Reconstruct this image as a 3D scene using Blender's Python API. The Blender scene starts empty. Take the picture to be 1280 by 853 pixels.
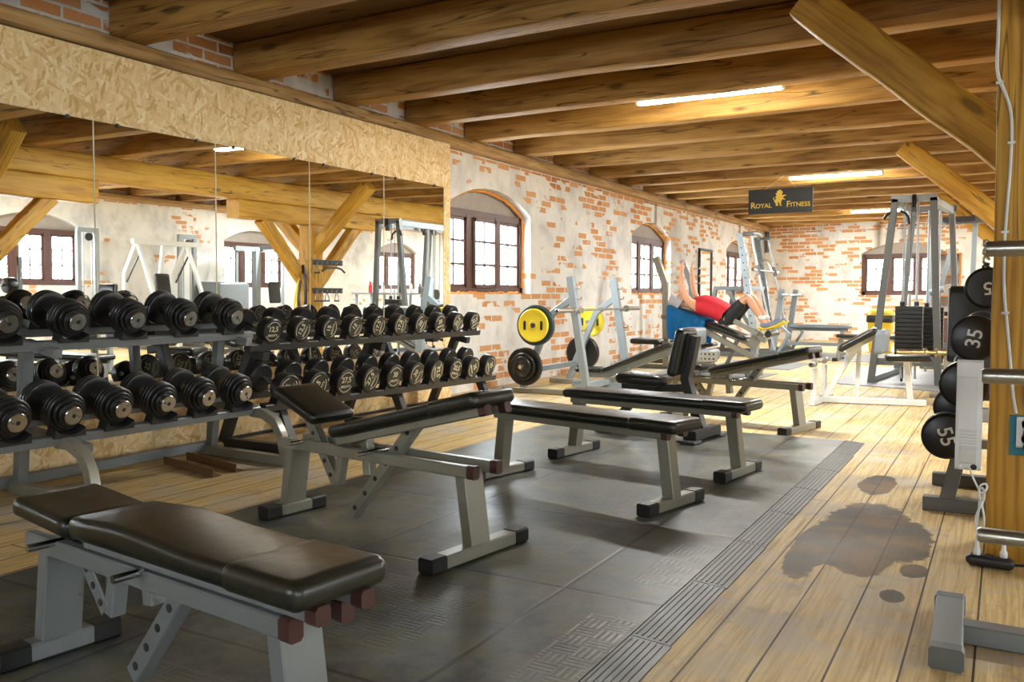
import bpy, bmesh, math, random
from mathutils import Vector as V, Matrix as M
R = math.radians
random.seed(7)
S = bpy.context.scene
COL = S.collection

# ------------------------------------------------------------------ camera, sky, light, exposure
cam_d = bpy.data.cameras.new('camera'); cam = bpy.data.objects.new('camera', cam_d); COL.objects.link(cam)
cam.location = (0, 0, 1.1); cam.rotation_euler = (R(90 - 2.98), 0, R(29.59))
cam_d.sensor_width = 36; cam_d.lens = 30.516; cam_d.clip_start = .05
S.camera = cam
S.view_settings.view_transform = 'Standard'; S.view_settings.look = 'None'
S.view_settings.exposure = 1.22; S.view_settings.gamma = 1; S.view_settings.use_curve_mapping = False
S.cycles.use_denoising = True; S.cycles.max_bounces = 10; S.cycles.diffuse_bounces = 5; S.cycles.glossy_bounces = 5
S.cycles.transparent_max_bounces = 16; S.cycles.caustics_reflective = False; S.cycles.caustics_refractive = False
S.cycles.sample_clamp_indirect = 6
SKY = 9.0            # overcast white sky behind the windows
TUBE_W = 62          # watts of one ceiling fixture
W_ = bpy.data.worlds.new('sky'); S.world = W_; W_.use_nodes = True
bg = W_.node_tree.nodes['Background']; bg.inputs[0].default_value = (.90, .96, 1, 1); bg.inputs[1].default_value = SKY

def area(name, loc, rot, sx, sy, power, col=(1, 1, 1), portal=False, parent=None, spread=180):
    d = bpy.data.lights.new(name, 'AREA'); d.shape = 'RECTANGLE'; d.size = sx; d.size_y = sy
    d.energy = power; d.color = col; d.spread = R(spread)
    if portal: d.cycles.is_portal = True
    o = bpy.data.objects.new(name, d); COL.objects.link(o); o.location = loc; o.rotation_euler = rot
    if parent: o.parent = parent
    return o

XL, XR, YB, YF, ZC = -5.37, 4.4, -3.0, 22.5, 3.1      # the room shell
WIN_L = [(8.0, 9.94), (13.45, 15.36), (19.0, 20.9)]
WIN_R = [(-2.6, -.8), (2.4, 4.2), (7.9, 9.7), (12.9, 14.7), (17.9, 19.7)]
WIN_F = [(-3.06, -1.2), (1.2, 3.06)]
WIN_B_ADDED = [(-4.0, -2.1), (.6, 2.5)]  # unseen back-wall windows, added only to light the room from behind
ZS, ZP, ZA = 1.12, 2.12, 2.37                          # sill, spring, apex
DAY = 95
for y0, y1 in WIN_L: area('daylight', (XL - .3, (y0 + y1) / 2, 1.7), (0, R(-90), 0), 1.1, y1 - y0, DAY, (.86, .94, 1))
for y0, y1 in WIN_R: area('daylight', (XR + .3, (y0 + y1) / 2, 1.7), (0, R(90), 0), 1.1, y1 - y0, DAY * (1.2 if y0 < 10 and y0 > 5 else .95), (.86, .94, 1))
for x0, x1 in WIN_F: area('daylight', ((x0 + x1) / 2, YF + .3, 1.7), (R(-90), 0, 0), x1 - x0, 1.1, DAY * .3, (.86, .94, 1))
for x0, x1 in WIN_B_ADDED: area('daylight', ((x0 + x1) / 2, YB - .3, 1.7), (R(90), 0, 0), x1 - x0, 1.1, DAY * .5, (.95, .97, 1))  # fill light at the added back windows

# ------------------------------------------------------------------ materials
class NT:
    def __init__(s, name):
        s.m = bpy.data.materials.new(name); s.m.use_nodes = True; s.t = s.m.node_tree; s.t.nodes.clear()
        s.out = s.t.nodes.new('ShaderNodeOutputMaterial')
    def n(s, typ, ins=None, **kw):
        nd = s.t.nodes.new('ShaderNode' + typ)
        for k, v in kw.items(): setattr(nd, k, v)
        for k, v in (ins or {}).items(): s.set(nd.inputs[k], v)
        return nd
    def set(s, sock, v):
        if isinstance(v, bpy.types.NodeSocket): s.t.links.new(v, sock)
        elif isinstance(v, tuple) and len(v) == 3 and sock.type == 'RGBA': sock.default_value = (*v, 1)
        else: sock.default_value = v
    def math(s, op, a, b=0.0, c=0.0):
        nd = s.n('Math', operation=op); s.set(nd.inputs[0], a); s.set(nd.inputs[1], b); s.set(nd.inputs[2], c)
        return nd.outputs[0]
    def ramp(s, fac, stops, mode='LINEAR'):
        nd = s.n('ValToRGB', {'Fac': fac}); cr = nd.color_ramp; cr.interpolation = mode
        while len(cr.elements) < len(stops): cr.elements.new(.5)
        for e, (p, c) in zip(cr.elements, stops):
            e.position = p; e.color = (*c, 1) if isinstance(c, tuple) else (c, c, c, 1)
        return nd.outputs[0]
    def mix(s, f, a, b, mode='MIX'):
        nd = s.n('Mix', data_type='RGBA', blend_type=mode); s.set(nd.inputs[0], f); s.set(nd.inputs[6], a); s.set(nd.inputs[7], b)
        return nd.outputs[2]
    def noise(s, vec, scale, detail=3, rough=.55, dist=0):
        return s.n('TexNoise', {'Vector': vec, 'Scale': scale, 'Detail': detail, 'Roughness': rough, 'Distortion': dist})
    def obj(s): return s.n('TexCoord').outputs['Object']
    def pos(s): return s.n('NewGeometry').outputs['Position']
    def mapv(s, vec, scale=(1, 1, 1), rot=(0, 0, 0), loc=(0, 0, 0)):
        return s.n('Mapping', {'Vector': vec, 'Scale': scale, 'Rotation': rot, 'Location': loc}).outputs[0]
    def swz(s, vec, order):
        sp = s.n('SeparateXYZ', {0: vec}); cb = s.n('CombineXYZ')
        for i, a in enumerate(order):
            if a in 'xyz': s.set(cb.inputs[i], sp.outputs['xyz'.index(a)])
        return cb.outputs[0]
    def bump(s, h, strength=.3, dist=.01):
        return s.n('Bump', {'Height': h, 'Strength': strength, 'Distance': dist}).outputs[0]
    def pbr(s, col, rough=.5, metal=0.0, normal=None, spec=.5, **kw):
        ins = {'Base Color': col, 'Roughness': rough, 'Metallic': metal, 'Specular IOR Level': spec}
        if normal is not None: ins['Normal'] = normal
        ins.update(kw)
        b = s.n('BsdfPrincipled', ins); s.t.links.new(b.outputs[0], s.out.inputs[0]); return s.m

def plain(name, col, rough=.5, metal=0.0, var=.12, scale=14, bump=0.0, spec=.5, wear=None):
    """a single-colour surface with slight unevenness; wear = colour of small chips"""
    k = NT(name); o = k.obj(); nz = k.noise(o, scale, 4)
    c = k.mix(nz.outputs[0], tuple(x * (1 - var) for x in col), tuple(min(1, x * (1 + var)) for x in col))
    if wear:
        w = k.noise(o, 38, 3, .6); c = k.mix(k.ramp(w.outputs[0], [(.70, 0.0), (.73, 1.0)]), c, wear)
    r = k.math('MULTIPLY_ADD', nz.outputs[0], .18, rough - .09)
    return k.pbr(c, r, metal, k.bump(nz.outputs[0], bump) if bump else None, spec)

def wood(name, c0, c1, c2, rough=.6, grain=1.0):
    """sawn timber, the grain along the local x axis, knots and drying cracks"""
    k = NT(name); o = k.obj()
    rnd = k.n('ObjectInfo').outputs['Random']
    off = k.n('VectorMath', {0: o, 1: k.n('CombineXYZ', {0: k.math('MULTIPLY', rnd, 31), 1: k.math('MULTIPLY', rnd, 17), 2: rnd}).outputs[0]}, operation='ADD').outputs[0]
    big = k.noise(k.mapv(off, (.9, 3, 3)), 1.6, 3)
    fib = k.noise(k.mapv(off, (1.6, 42, 42)), 1.3, 4, .6, .4)
    ring = k.n('TexWave', {'Vector': k.mapv(off, (.12, 1, 1)), 'Scale': 9 * grain, 'Distortion': 7, 'Detail': 2, 'Detail Scale': 1.2}, wave_type='RINGS', rings_direction='X')
    knot = k.n('TexVoronoi', {'Vector': k.mapv(off, (1.3, 4.5, 4.5)), 'Scale': 1.0}).outputs['Distance']
    kn = k.ramp(knot, [(.08, 1.0), (.15, 0.0)])
    crk = k.noise(k.mapv(off, (.55, 11, 11)), 1.0, 2, .5, .3)
    cr = k.ramp(crk.outputs[0], [(.488, 0.0), (.5, 1.0), (.512, 0.0)])
    msk = k.ramp(k.noise(k.mapv(off, (.4, 1, 1), loc=(5, 3, 1)), 1.2, 1).outputs[0], [(.40, 0.0), (.47, 1.0)])
    f = k.math('ADD', k.math('MULTIPLY', fib.outputs[0], .55), k.math('MULTIPLY', big.outputs[0], .5))
    f = k.math('ADD', f, k.math('MULTIPLY', ring.outputs[0], .24))
    c = k.ramp(f, [(.38, c0), (.58, c1), (.84, c2)])
    c = k.mix(k.math('MULTIPLY', kn, .75), c, tuple(x * .35 for x in c0))
    c = k.mix(k.math('MULTIPLY', k.math('MULTIPLY', cr, msk), .85), c, tuple(x * .18 for x in c0))
    return k.pbr(c, rough, 0, k.bump(f, .35, .006), .35)

def brick_wall(name, bare, white=(.76, .75, .71), tint=0.0):
    """lime plaster with bricks laid bare in patches that follow the courses (local x along the wall, z up)"""
    k = NT(name); p = k.swz(k.obj(), 'xz0')
    wob = k.noise(p, 9, 2); vec = k.n('VectorMath', {0: p, 1: k.n('VectorMath', {0: wob.outputs['Color'], 1: (.016, .016, 0)}, operation='MULTIPLY').outputs[0]}, operation='ADD').outputs[0]
    def br(a, b, mort): return k.n('TexBrick', {'Vector': vec, 'Color1': a, 'Color2': b, 'Mortar': mort, 'Scale': 1.0, 'Mortar Size': .011, 'Mortar Smooth': .25, 'Brick Width': .285, 'Row Height': .088, 'Bias': 0.0}, offset=.5)
    rb = br((0, 0, 0), (1, 1, 1), (.5, .5, .5))
    region = k.noise(k.mapv(p, (1, 1.35, 1), loc=(3.1, 1.7, 0)), .85, 3, .6)
    fine = k.noise(p, 7, 3, .6)
    m = k.math('ADD', region.outputs[0], k.math('MULTIPLY_ADD', rb.outputs['Color'], .30, -.15))
    m = k.math('ADD', m, k.math('MULTIPLY_ADD', fine.outputs[0], .16, -.08))
    hi = k.n('SeparateXYZ', {0: p}).outputs[1]; m = k.math('ADD', m, k.math('MULTIPLY', k.math('GREATER_THAN', hi, 2.68), .17))
    mask = k.ramp(m, [(bare - .008, 0.0), (bare + .008, 1.0)])
    mask = k.math('MULTIPLY', mask, k.math('SUBTRACT', 1.0, rb.outputs['Fac']))
    bc = k.ramp(k.math('ADD', k.math('MULTIPLY', rb.outputs['Color'], .6), k.math('MULTIPLY', k.noise(p, 26, 3).outputs[0], .4)), [(.15, (.40, .15, .05)), (.5, (.60, .27, .10)), (.85, (.68, .38, .19))])
    pn = k.noise(p, 2.2, 5, .62); p2 = k.noise(k.mapv(p, (1, .6, 1), loc=(9, 2, 0)), 1.1, 4, .65)
    pc = k.ramp(pn.outputs[0], [(.25, tuple(x * .72 for x in white)), (.48, white), (.75, tuple(min(1, x * 1.1) for x in white))])
    pc = k.mix(k.ramp(p2.outputs[0], [(.52, 0.0), (.66, .75)]), pc, (.47, .47, .46))
    pc = k.mix(k.ramp(k.noise(p, 5, 4, .7).outputs[0], [(.60, 0.0), (.72, .5)]), pc, (.68, .50, .33))
    c = k.mix(mask, pc, bc)
    h = k.math('ADD', k.math('MULTIPLY', mask, -.5), k.math('MULTIPLY', k.noise(p, 22, 4).outputs[0], .5))
    return k.pbr(c, .88, 0, k.bump(h, .55, .012), .2)

def osb():
    k = NT('strand_board'); p = k.swz(k.obj(), 'yzx'); cols = []
    wob = k.noise(p, 6, 2); p = k.n('VectorMath', {0: p, 1: k.n('VectorMath', {0: wob.outputs['Color'], 1: (.05, .05, 0)}, operation='MULTIPLY').outputs[0]}, operation='ADD').outputs[0]
    f = None
    for i, (a, sx, sy) in enumerate([(20, 9, 46), (-38, 11, 52), (78, 10, 40), (-75, 12, 58)]):
        v = k.n('TexVoronoi', {'Vector': k.mapv(k.mapv(p, (1, 1, 1), (0, 0, R(a))), (sx, sy, 1), (0, 0, 0), (i * 3.3, i, 0)), 'Scale': 1.0, 'Randomness': 1.0}, voronoi_dimensions='2D')
        sp = k.n('SeparateColor', {0: v.outputs['Color']})
        if f is None: f = sp.outputs[0]; z = sp.outputs[1]
        else:
            top = k.math('GREATER_THAN', sp.outputs[1], z); f = k.n('Mix', {0: top, 2: f, 3: sp.outputs[0]}).outputs[0]; z = k.math('MAXIMUM', sp.outputs[1], z)
    g = k.math('ADD', k.math('MULTIPLY', f, .85), k.math('MULTIPLY', k.noise(p, 34, 3).outputs[0], .2))
    c = k.ramp(g, [(.02, (.42, .21, .065)), (.10, (.64, .40, .15)), (.42, (.80, .57, .27)), (.75, (.84, .63, .34)), (1, (.93, .79, .52))])
    return k.pbr(c, .62, 0, k.bump(f, .25, .003), .3)

def floor_mat():
    k = NT('floorboards'); p = k.pos(); q = k.swz(p, 'yx0')
    qs = k.n('VectorMath', {0: q, 1: (2.0, .615 + .187 * 40, 0)}, operation='ADD').outputs[0]
    b = k.n('TexBrick', {'Vector': qs, 'Color1': (0, 0, 0), 'Color2': (1, 1, 1), 'Mortar': (.5, .5, .5), 'Scale': 1.0, 'Mortar Size': .0035, 'Mortar Smooth': .1, 'Brick Width': 4.2, 'Row Height': .187}, offset=.37)
    sh = k.math('MULTIPLY', b.outputs['Color'], 13)
    gv = k.n('VectorMath', {0: q, 1: k.n('CombineXYZ', {0: sh, 1: 0.0}).outputs[0]}, operation='ADD').outputs[0]
    fib = k.noise(k.mapv(gv, (1.5, 40, 1)), 1.4, 5, .65, .5)
    big = k.noise(k.mapv(gv, (.8, 2.2, 1)), 1.3, 4, .6)
    wear = k.noise(q, 1.9, 5, .65)
    f = k.math('ADD', k.math('MULTIPLY', fib.outputs[0], .75), k.math('MULTIPLY', big.outputs[0], .25))
    c = k.ramp(f, [(.32, (.27, .16, .06)), (.44, (.50, .34, .12)), (.58, (.72, .54, .24)), (.8, (.84, .70, .42))])
    c = k.mix(k.ramp(wear.outputs[0], [(.48, 0.0), (.62, .7)]), c, (.50, .47, .40))
    c = k.mix(k.ramp(k.noise(q, 6.5, 5, .7).outputs[0], [(.57, 0.0), (.66, .55)]), c, (.30, .24, .17))
    c = k.mix(k.math('MULTIPLY', b.outputs['Color'], .18), c, (.56, .40, .22))
    # the spilled dark stains on the walkway: blobs with ragged rims
    wb = k.noise(q, 4.2, 6, .68); dn = k.math('MULTIPLY_ADD', wb.outputs[0], 1.0, -.5)
    tot = None
    for (sx, sy, rx, ry) in [(-.56, 4.35, .20, .62), (-.40, 4.2, .16, .38), (-.70, 3.95, .10, .5), (-.50, 3.85, .14, .28), (-.29, 3.77, .055, .10), (-.335, 3.41, .05, .075), (-.62, 5.4, .10, .3)]:
        d = k.n('VectorMath', {0: k.n('VectorMath', {0: k.n('VectorMath', {0: k.swz(p, 'xy0'), 1: (sx, sy, 0)}, operation='SUBTRACT').outputs[0], 1: (1 / rx, 1 / ry, 0)}, operation='MULTIPLY').outputs[0]}, operation='LENGTH').outputs['Value']
        e = k.math('SUBTRACT', 1.0, d); tot = e if tot is None else k.math('MAXIMUM', tot, e)
    st = k.ramp(k.math('ADD', tot, dn), [(.0, 0.0), (.07, .92)])
    c = k.mix(st, c, k.mix(k.ramp(k.noise(q, 3.3, 3).outputs[0], [(.42, 0.0), (.58, 1.0)]), (.045, .036, .026), (.14, .07, .02)))
    c = k.mix(b.outputs['Fac'], c, (.05, .028, .012))
    h = k.math('SUBTRACT', k.math('MULTIPLY', f, .35), b.outputs['Fac'])
    return k.pbr(c, k.ramp(wear.outputs[0], [(.3, .5), (.7, .66)]), 0, k.bump(h, .5, .006), .22)

def rubber_mat(name='rubber_mat', tile=.98):
    k = NT(name); p = k.pos(); q = k.n('VectorMath', {0: k.swz(p, 'xy0'), 1: (3.36 + tile * 20, 4.0 + tile * 20, 0)}, operation='ADD').outputs[0]
    u = k.mapv(q, (1 / tile, 1 / tile, 1)); fr = k.n('VectorMath', {0: u}, operation='FRACTION').outputs[0]
    cen = k.n('VectorMath', {0: k.n('VectorMath', {0: fr, 1: (.5, .5, 0)}, operation='SUBTRACT').outputs[0]}, operation='ABSOLUTE').outputs[0]
    sp = k.n('SeparateXYZ', {0: cen}); mx = k.math('MAXIMUM', sp.outputs[0], sp.outputs[1])
    seam = k.ramp(mx, [(.488, 0.0), (.494, 1.0)]); inner = k.ramp(mx, [(.30, 1.0), (.305, 0.0)]); rim = k.ramp(mx, [(.295, 0.0), (.302, 1.0), (.315, 0.0)])
    cell = k.n('TexWhiteNoise', {'Vector': k.n('VectorMath', {0: u}, operation='FLOOR').outputs[0]}, noise_dimensions='2D').outputs['Value']
    chk = k.n('TexChecker', {'Vector': k.mapv(q, (1, 1, 1), (0, 0, R(0))), 'Scale': 13.0}).outputs['Fac']
    w1 = k.n('TexWave', {'Vector': q, 'Scale': 14.0, 'Distortion': 0.0}, bands_direction='X').outputs['Fac']
    w2 = k.n('TexWave', {'Vector': q, 'Scale': 14.0, 'Distortion': 0.0}, bands_direction='Y').outputs['Fac']
    tread = k.math('ADD', k.math('MULTIPLY', chk, w1), k.math('MULTIPLY', k.math('SUBTRACT', 1.0, chk), w2))
    d1 = k.noise(q, 1.7, 7, .72); d2 = k.noise(k.mapv(q, (1, 1, 1), loc=(4, 7, 0)), 4.5, 5, .7)
    c = k.ramp(d1.outputs[0], [(.3, (.016, .019, .019)), (.48, (.042, .047, .045)), (.66, (.16, .165, .145))])
    c = k.mix(k.ramp(d2.outputs[0], [(.46, 0.0), (.60, .7)]), c, (.125, .115, .055))
    c = k.mix(k.math('MULTIPLY', cell, .22), c, (.05, .05, .05))
    c = k.mix(k.math('MULTIPLY', k.math('MULTIPLY', inner, tread), .45), c, (.135, .135, .11))
    c = k.mix(k.math('MULTIPLY', rim, .45), c, (.14, .135, .105))
    ex = k.n('SeparateXYZ', {0: p}).outputs[0]; dusty = k.math('MULTIPLY', k.ramp(k.math('ADD', k.math('MULTIPLY', ex, .5), 1.25), [(.38, 0.0), (.72, .55)]), k.ramp(k.noise(q, 3.2, 6, .7).outputs[0], [(.40, 0.0), (.62, 1.0)]))
    c = k.mix(dusty, c, (.20, .20, .175))
    c = k.mix(k.math('MULTIPLY', seam, .7), c, (.02, .02, .02))
    h = k.math('ADD', k.math('MULTIPLY', k.math('MULTIPLY', inner, tread), .55), k.math('MULTIPLY', rim, .4))
    h = k.math('SUBTRACT', h, seam)
    return k.pbr(c, k.ramp(d1.outputs[0], [(.3, .33), (.7, .55)]), 0, k.bump(h, .25, .004), .33)

def lit(name, col, strength):
    k = NT(name); e = k.n('Emission', {'Color': col, 'Strength': strength}); k.t.links.new(e.outputs[0], k.out.inputs[0]); return k.m

def glass():
    k = NT('window_glass'); t = k.n('BsdfTransparent', {'Color': (.96, .98, .98)}); g = k.n('BsdfGlossy', {'Roughness': .02})
    f = k.n('LayerWeight', {'Blend': .5}).outputs['Facing']; f = k.math('MULTIPLY_ADD', k.math('POWER', f, 5.0), .5, .03); mx = k.n('MixShader', {0: f, 1: t.outputs[0], 2: g.outputs[0]}); k.t.links.new(mx.outputs[0], k.out.inputs[0]); return k.m

MT = {}
MT['beam'] = wood('old_timber', (.18, .085, .018), (.34, .175, .042), (.48, .275, .075))
MT['post'] = wood('golden_timber', (.27, .125, .012), (.45, .225, .022), (.56, .32, .045), .55)
MT['plate'] = wood('wall_plate_timber', (.24, .125, .035), (.40, .235, .085), (.54, .35, .15))
MT['board'] = wood('ceiling_boards', (.10, .05, .015), (.19, .10, .03), (.26, .15, .05), .75)
MT['brick'] = brick_wall('brick_and_plaster', .59)
MT['brick_far'] = brick_wall('brick_and_plaster_far', .56)
MT['plaster'] = brick_wall('old_plaster', .70, (.80, .79, .74))
MT['reveal'] = brick_wall('whitewashed_brick', .60, (.78, .76, .74))
MT['osb'] = osb()
MT['floor'] = floor_mat(); MT['mat'] = rubber_mat()
MT['matedge'] = plain('mat_edging_rubber', (.045, .045, .036), .5, var=.3, scale=6, bump=.1)
MT['thinmat'] = plain('smooth_floor_mat', (.22, .225, .225), .5, var=.2, scale=3)
MT['foam'] = plain('orange_foam', (.72, .30, .06), .8, var=.3, scale=20, bump=.5)
MT['frame'] = plain('brown_window_frame', (.10, .045, .035), .45, var=.2)
MT['arch'] = plain('grey_arch_board', (.36, .32, .28), .7, var=.25, scale=5)
MT['glass'] = glass()
MT['mirror'] = plain('mirror_silver', (.90, .92, .91), .02, 1.0, 0)
MT['mirror'].node_tree.nodes['Principled BSDF'].inputs['Roughness'].default_value = .01
for l in list(MT['mirror'].node_tree.links):
    if l.to_socket.name == 'Roughness': MT['mirror'].node_tree.links.remove(l)
MT['mirror'].node_tree.nodes['Principled BSDF'].inputs['Roughness'].default_value = .008
MT['grey'] = plain('grey_painted_steel', (.20, .215, .222), .36, .25, .08, wear=(.16, .14, .12))
MT['beige'] = plain('greige_painted_steel', (.27, .262, .215), .34, .3, .1, wear=(.15, .10, .07))
MT['blue'] = plain('blue_grey_steel', (.28, .325, .345), .4, .15, .06)
MT['dkgrey'] = plain('dark_grey_steel', (.12, .128, .125), .42, .2, .1)
MT['white'] = plain('white_painted_steel', (.70, .72, .70), .45, 0, .06, wear=(.35, .28, .2))
MT['black'] = plain('black_painted_steel', (.022, .022, .022), .42, 0, .2)
MT['chrome'] = plain('chrome', (.56, .56, .55), .2, 1.0, .05)
MT['rod'] = plain('pale_steel_rod', (.42, .44, .45), .38, .5, .06)
MT['steel'] = plain('dull_steel', (.46, .45, .40), .32, .9, .1)
MT['brass'] = plain('brassy_steel', (.48, .38, .18), .3, .9, .12)
MT['vinyl'] = plain('black_vinyl', (.010, .011, .008), .33, 0, .2, 30, .02)
MT['vinyl2'] = plain('worn_black_vinyl', (.018, .018, .012), .32, 0, .3, 12, .2)
MT['greyvinyl'] = plain('grey_vinyl', (.20, .24, .27), .35, 0, .1)
MT['rubber'] = plain('black_rubber', (.012, .012, .012), .34, 0, .25, 24, .1)
MT['green'] = plain('green_black_rubber', (.018, .040, .042), .4, 0, .2)
MT['cap'] = plain('brown_end_cap', (.060, .021, .018), .45, 0, .2)
MT['blackcap'] = plain('black_end_cap', (.010, .011, .011), .45, 0, .3, wear=(.10, .09, .07))
MT['yellow'] = plain('yellow_rubber', (.80, .62, .03), .45, 0, .06)
MT['print'] = plain('cream_print', (.62, .58, .40), .6, 0, .1)
MT['whiteprint'] = plain('white_print', (.85, .85, .82), .6, 0, .04)
MT['rust'] = plain('rusty_steel', (.17, .085, .035), .7, .2, .35, 18)
MT['signblack'] = plain('sign_black', (.012, .012, .012), .35, 0, .1)
MT['gold'] = plain('sign_gold', (.80, .56, .06), .5, 0, .05)
MT['plastic'] = plain('white_plastic', (.72, .73, .74), .35, 0, .03)
MT['teal'] = plain('teal_socket_plate', (.01, .16, .22), .4, 0, .1)
MT['cable'] = plain('pale_grey_cable', (.60, .60, .56), .5, 0, .05)
MT['skin'] = plain('skin', (.70, .37, .22), .5, 0, .06, 40)
MT['redcloth'] = plain('red_cloth', (.62, .02, .035), .8, 0, .1, 30, .2)
MT['blackcloth'] = plain('black_cloth', (.014, .015, .018), .75, 0, .2, 30, .2)
MT['bluecloth'] = plain('blue_cloth', (.01, .19, .45), .85, 0, .15, 24, .3)
MT['hairgrey'] = plain('grey_hair', (.45, .45, .46), .7, 0, .2, 60)
MT['hairdark'] = plain('dark_hair', (.03, .022, .016), .6, 0, .2, 60)
MT['greycloth'] = plain('grey_green_cloth', (.25, .29, .27), .8, 0, .1)
MT['shoe'] = plain('navy_white_shoe', (.20, .24, .34), .6, 0, .7, 16)
MT['sole'] = plain('yellow_sole', (.78, .58, .03), .6, 0, .1)
MT['orange'] = plain('orange_wood', (.58, .25, .05), .5, 0, .15)
MT['tube'] = lit('lit_tube', (1, .93, .70), 75)
MT['eye'] = plain('dark_eye', (.02, .015, .01), .3)
MT['lips'] = plain('lips', (.45, .16, .13), .5)

# ------------------------------------------------------------------ mesh helpers
def rect(w, h, r, n=2):
    pts = []
    for cx, cy, a0 in ((w / 2 - r, h / 2 - r, 0), (-w / 2 + r, h / 2 - r, 90), (-w / 2 + r, -h / 2 + r, 180), (w / 2 - r, -h / 2 + r, 270)):
        for i in range(n): a = R(a0 + 90 * i / max(1, n - 1)); pts.append((cx + r * math.cos(a), cy + r * math.sin(a)))
    return pts
def frame(d, up=(0, 0, 1)):
    d = V(d).normalized(); u = V(up)
    if abs(d.dot(u.normalized())) > .98: u = V((0, 1, 0)) if abs(d.y) < .9 else V((1, 0, 0))
    s = d.cross(u).normalized(); return s, s.cross(d).normalized()
class MB:
    def __init__(s): s.bm = bmesh.new()
    def loft(s, rings, cap=True, closed=True):
        bv = [[s.bm.verts.new(p) for p in r] for r in rings]; n = len(bv[0])
        for a, b in zip(bv, bv[1:]):
            for i in range(n if closed else n - 1): s.bm.faces.new((a[i], a[(i + 1) % n], b[(i + 1) % n], b[i]))
        if cap: s.bm.faces.new(bv[0][::-1]); s.bm.faces.new(bv[-1])
        return s
    def bar(s, p, q, w, h, up=(0, 0, 1), r=.004):
        p, q = V(p), V(q); a, b = frame(q - p, up); pr = rect(w, h, min(r, w * .45, h * .45))
        return s.loft([[c + a * x + b * y for x, y in pr] for c in (p, q)])
    def path(s, pts, w, h, up=(0, 0, 1), r=.004):
        pts = [V(p) for p in pts]; pr = rect(w, h, min(r, w * .45, h * .45)); rings = []
        for i, p in enumerate(pts):
            d0 = (p - pts[i - 1]).normalized() if i else None; d1 = (pts[i + 1] - p).normalized() if i < len(pts) - 1 else None
            d = ((d0 or d1) + (d1 or d0)).normalized(); a, b = frame(d, up); k = 1 / max(.5, d.dot(d1 or d0))
            rings.append([p + a * x + b * y * k for x, y in pr])
        return s.loft(rings)
    def box(s, c, sz, rz=0, r=.004):
        c = V(c); x = V((math.cos(rz), math.sin(rz), 0)); return s.bar(c - x * sz[0] / 2, c + x * sz[0] / 2, sz[1], sz[2], r=r)
    def lathe(s, prof, p, d, seg=24, up=(0, 0, 1)):
        p = V(p); d = V(d).normalized(); a, b = frame(d, up); rings = []
        for t, r in prof: rings.append([p + d * t + (a * math.cos(2 * math.pi * i / seg) + b * math.sin(2 * math.pi * i / seg)) * max(r, .0004) for i in range(seg)])
        return s.loft(rings)
    def ring(s, prof, p, d, seg=24):
        """closed profile turned about an axis: an annulus with a real hole"""
        p = V(p); d = V(d).normalized(); a, b = frame(d); rings = [[s.bm.verts.new(p + d * t + (a * math.cos(2 * math.pi * i / seg) + b * math.sin(2 * math.pi * i / seg)) * r) for i in range(seg)] for t, r in prof]
        for u, v in zip(rings, rings[1:] + rings[:1]):
            for i in range(seg): s.bm.faces.new((u[i], u[(i + 1) % seg], v[(i + 1) % seg], v[i]))
        return s
    def cyl(s, p, q, r, seg=14): return s.lathe([(0, r), ((V(q) - V(p)).length, r)], p, V(q) - V(p), seg)
    def pipe(s, pts, r, seg=8, smooth=0):
        pts = [V(p) for p in pts]
        for _ in range(smooth):
            o = [pts[0]]
            for a, b in zip(pts, pts[1:]): o += [a.lerp(b, .25), a.lerp(b, .75)]
            pts = o + [pts[-1]]
        rings = []; a = None
        for i, p in enumerate(pts):
            d = (pts[min(i + 1, len(pts) - 1)] - pts[max(i - 1, 0)]).normalized()
            if a is None: a, b = frame(d)
            a = (a - d * a.dot(d)).normalized(); b = d.cross(a)
            rings.append([p + (a * math.cos(2 * math.pi * j / seg) + b * math.sin(2 * math.pi * j / seg)) * r for j in range(seg)])
        return s.loft(rings)
    def prism(s, poly, o, ux, uy, dep):
        o, ux, uy, dep = V(o), V(ux), V(uy), V(dep)
        a = [s.bm.verts.new(o + ux * x + uy * y) for x, y in poly]; b = [s.bm.verts.new(v.co + dep) for v in a]; n = len(a)
        fs = [s.bm.faces.new(a[::-1]), s.bm.faces.new(b)]
        for i in range(n): fs.append(s.bm.faces.new((a[i], a[(i + 1) % n], b[(i + 1) % n], b[i])))
        return s
    def pad(s, p, q, w, t, r=.02, up=(0, 0, 1), f=None, fw=None, n=12, er=None):
        """upholstered pad from p to q, rounded on every side; f(u) lifts it, fw(u) scales its width"""
        p, q = V(p), V(q); L = (q - p).length; a, b = frame(q - p, up); er = er or r; rings = []
        us = [(0, 1), (.12 * er, .62), (.38 * er, .28), (er, 0)]; st = [(x / L, k) for x, k in us]
        for i in range(1, n): st.append((er / L + (1 - 2 * er / L) * i / n, 0))
        st += [(1 - x / L, k) for x, k in us[::-1]]
        for u, k in st:
            W = w * (fw(u) if fw else 1) - 2 * r * k; T = t - 2 * r * k; c = p.lerp(q, u); g = f(u) if f else 0
            rings.append([c + a * x + b * (y + (g if y > 0 else 0)) for x, y in rect(W, max(T, .004), max(min(r * (1 - .6 * k), T * .48), .001), 5)])
        return s.loft(rings)
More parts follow.
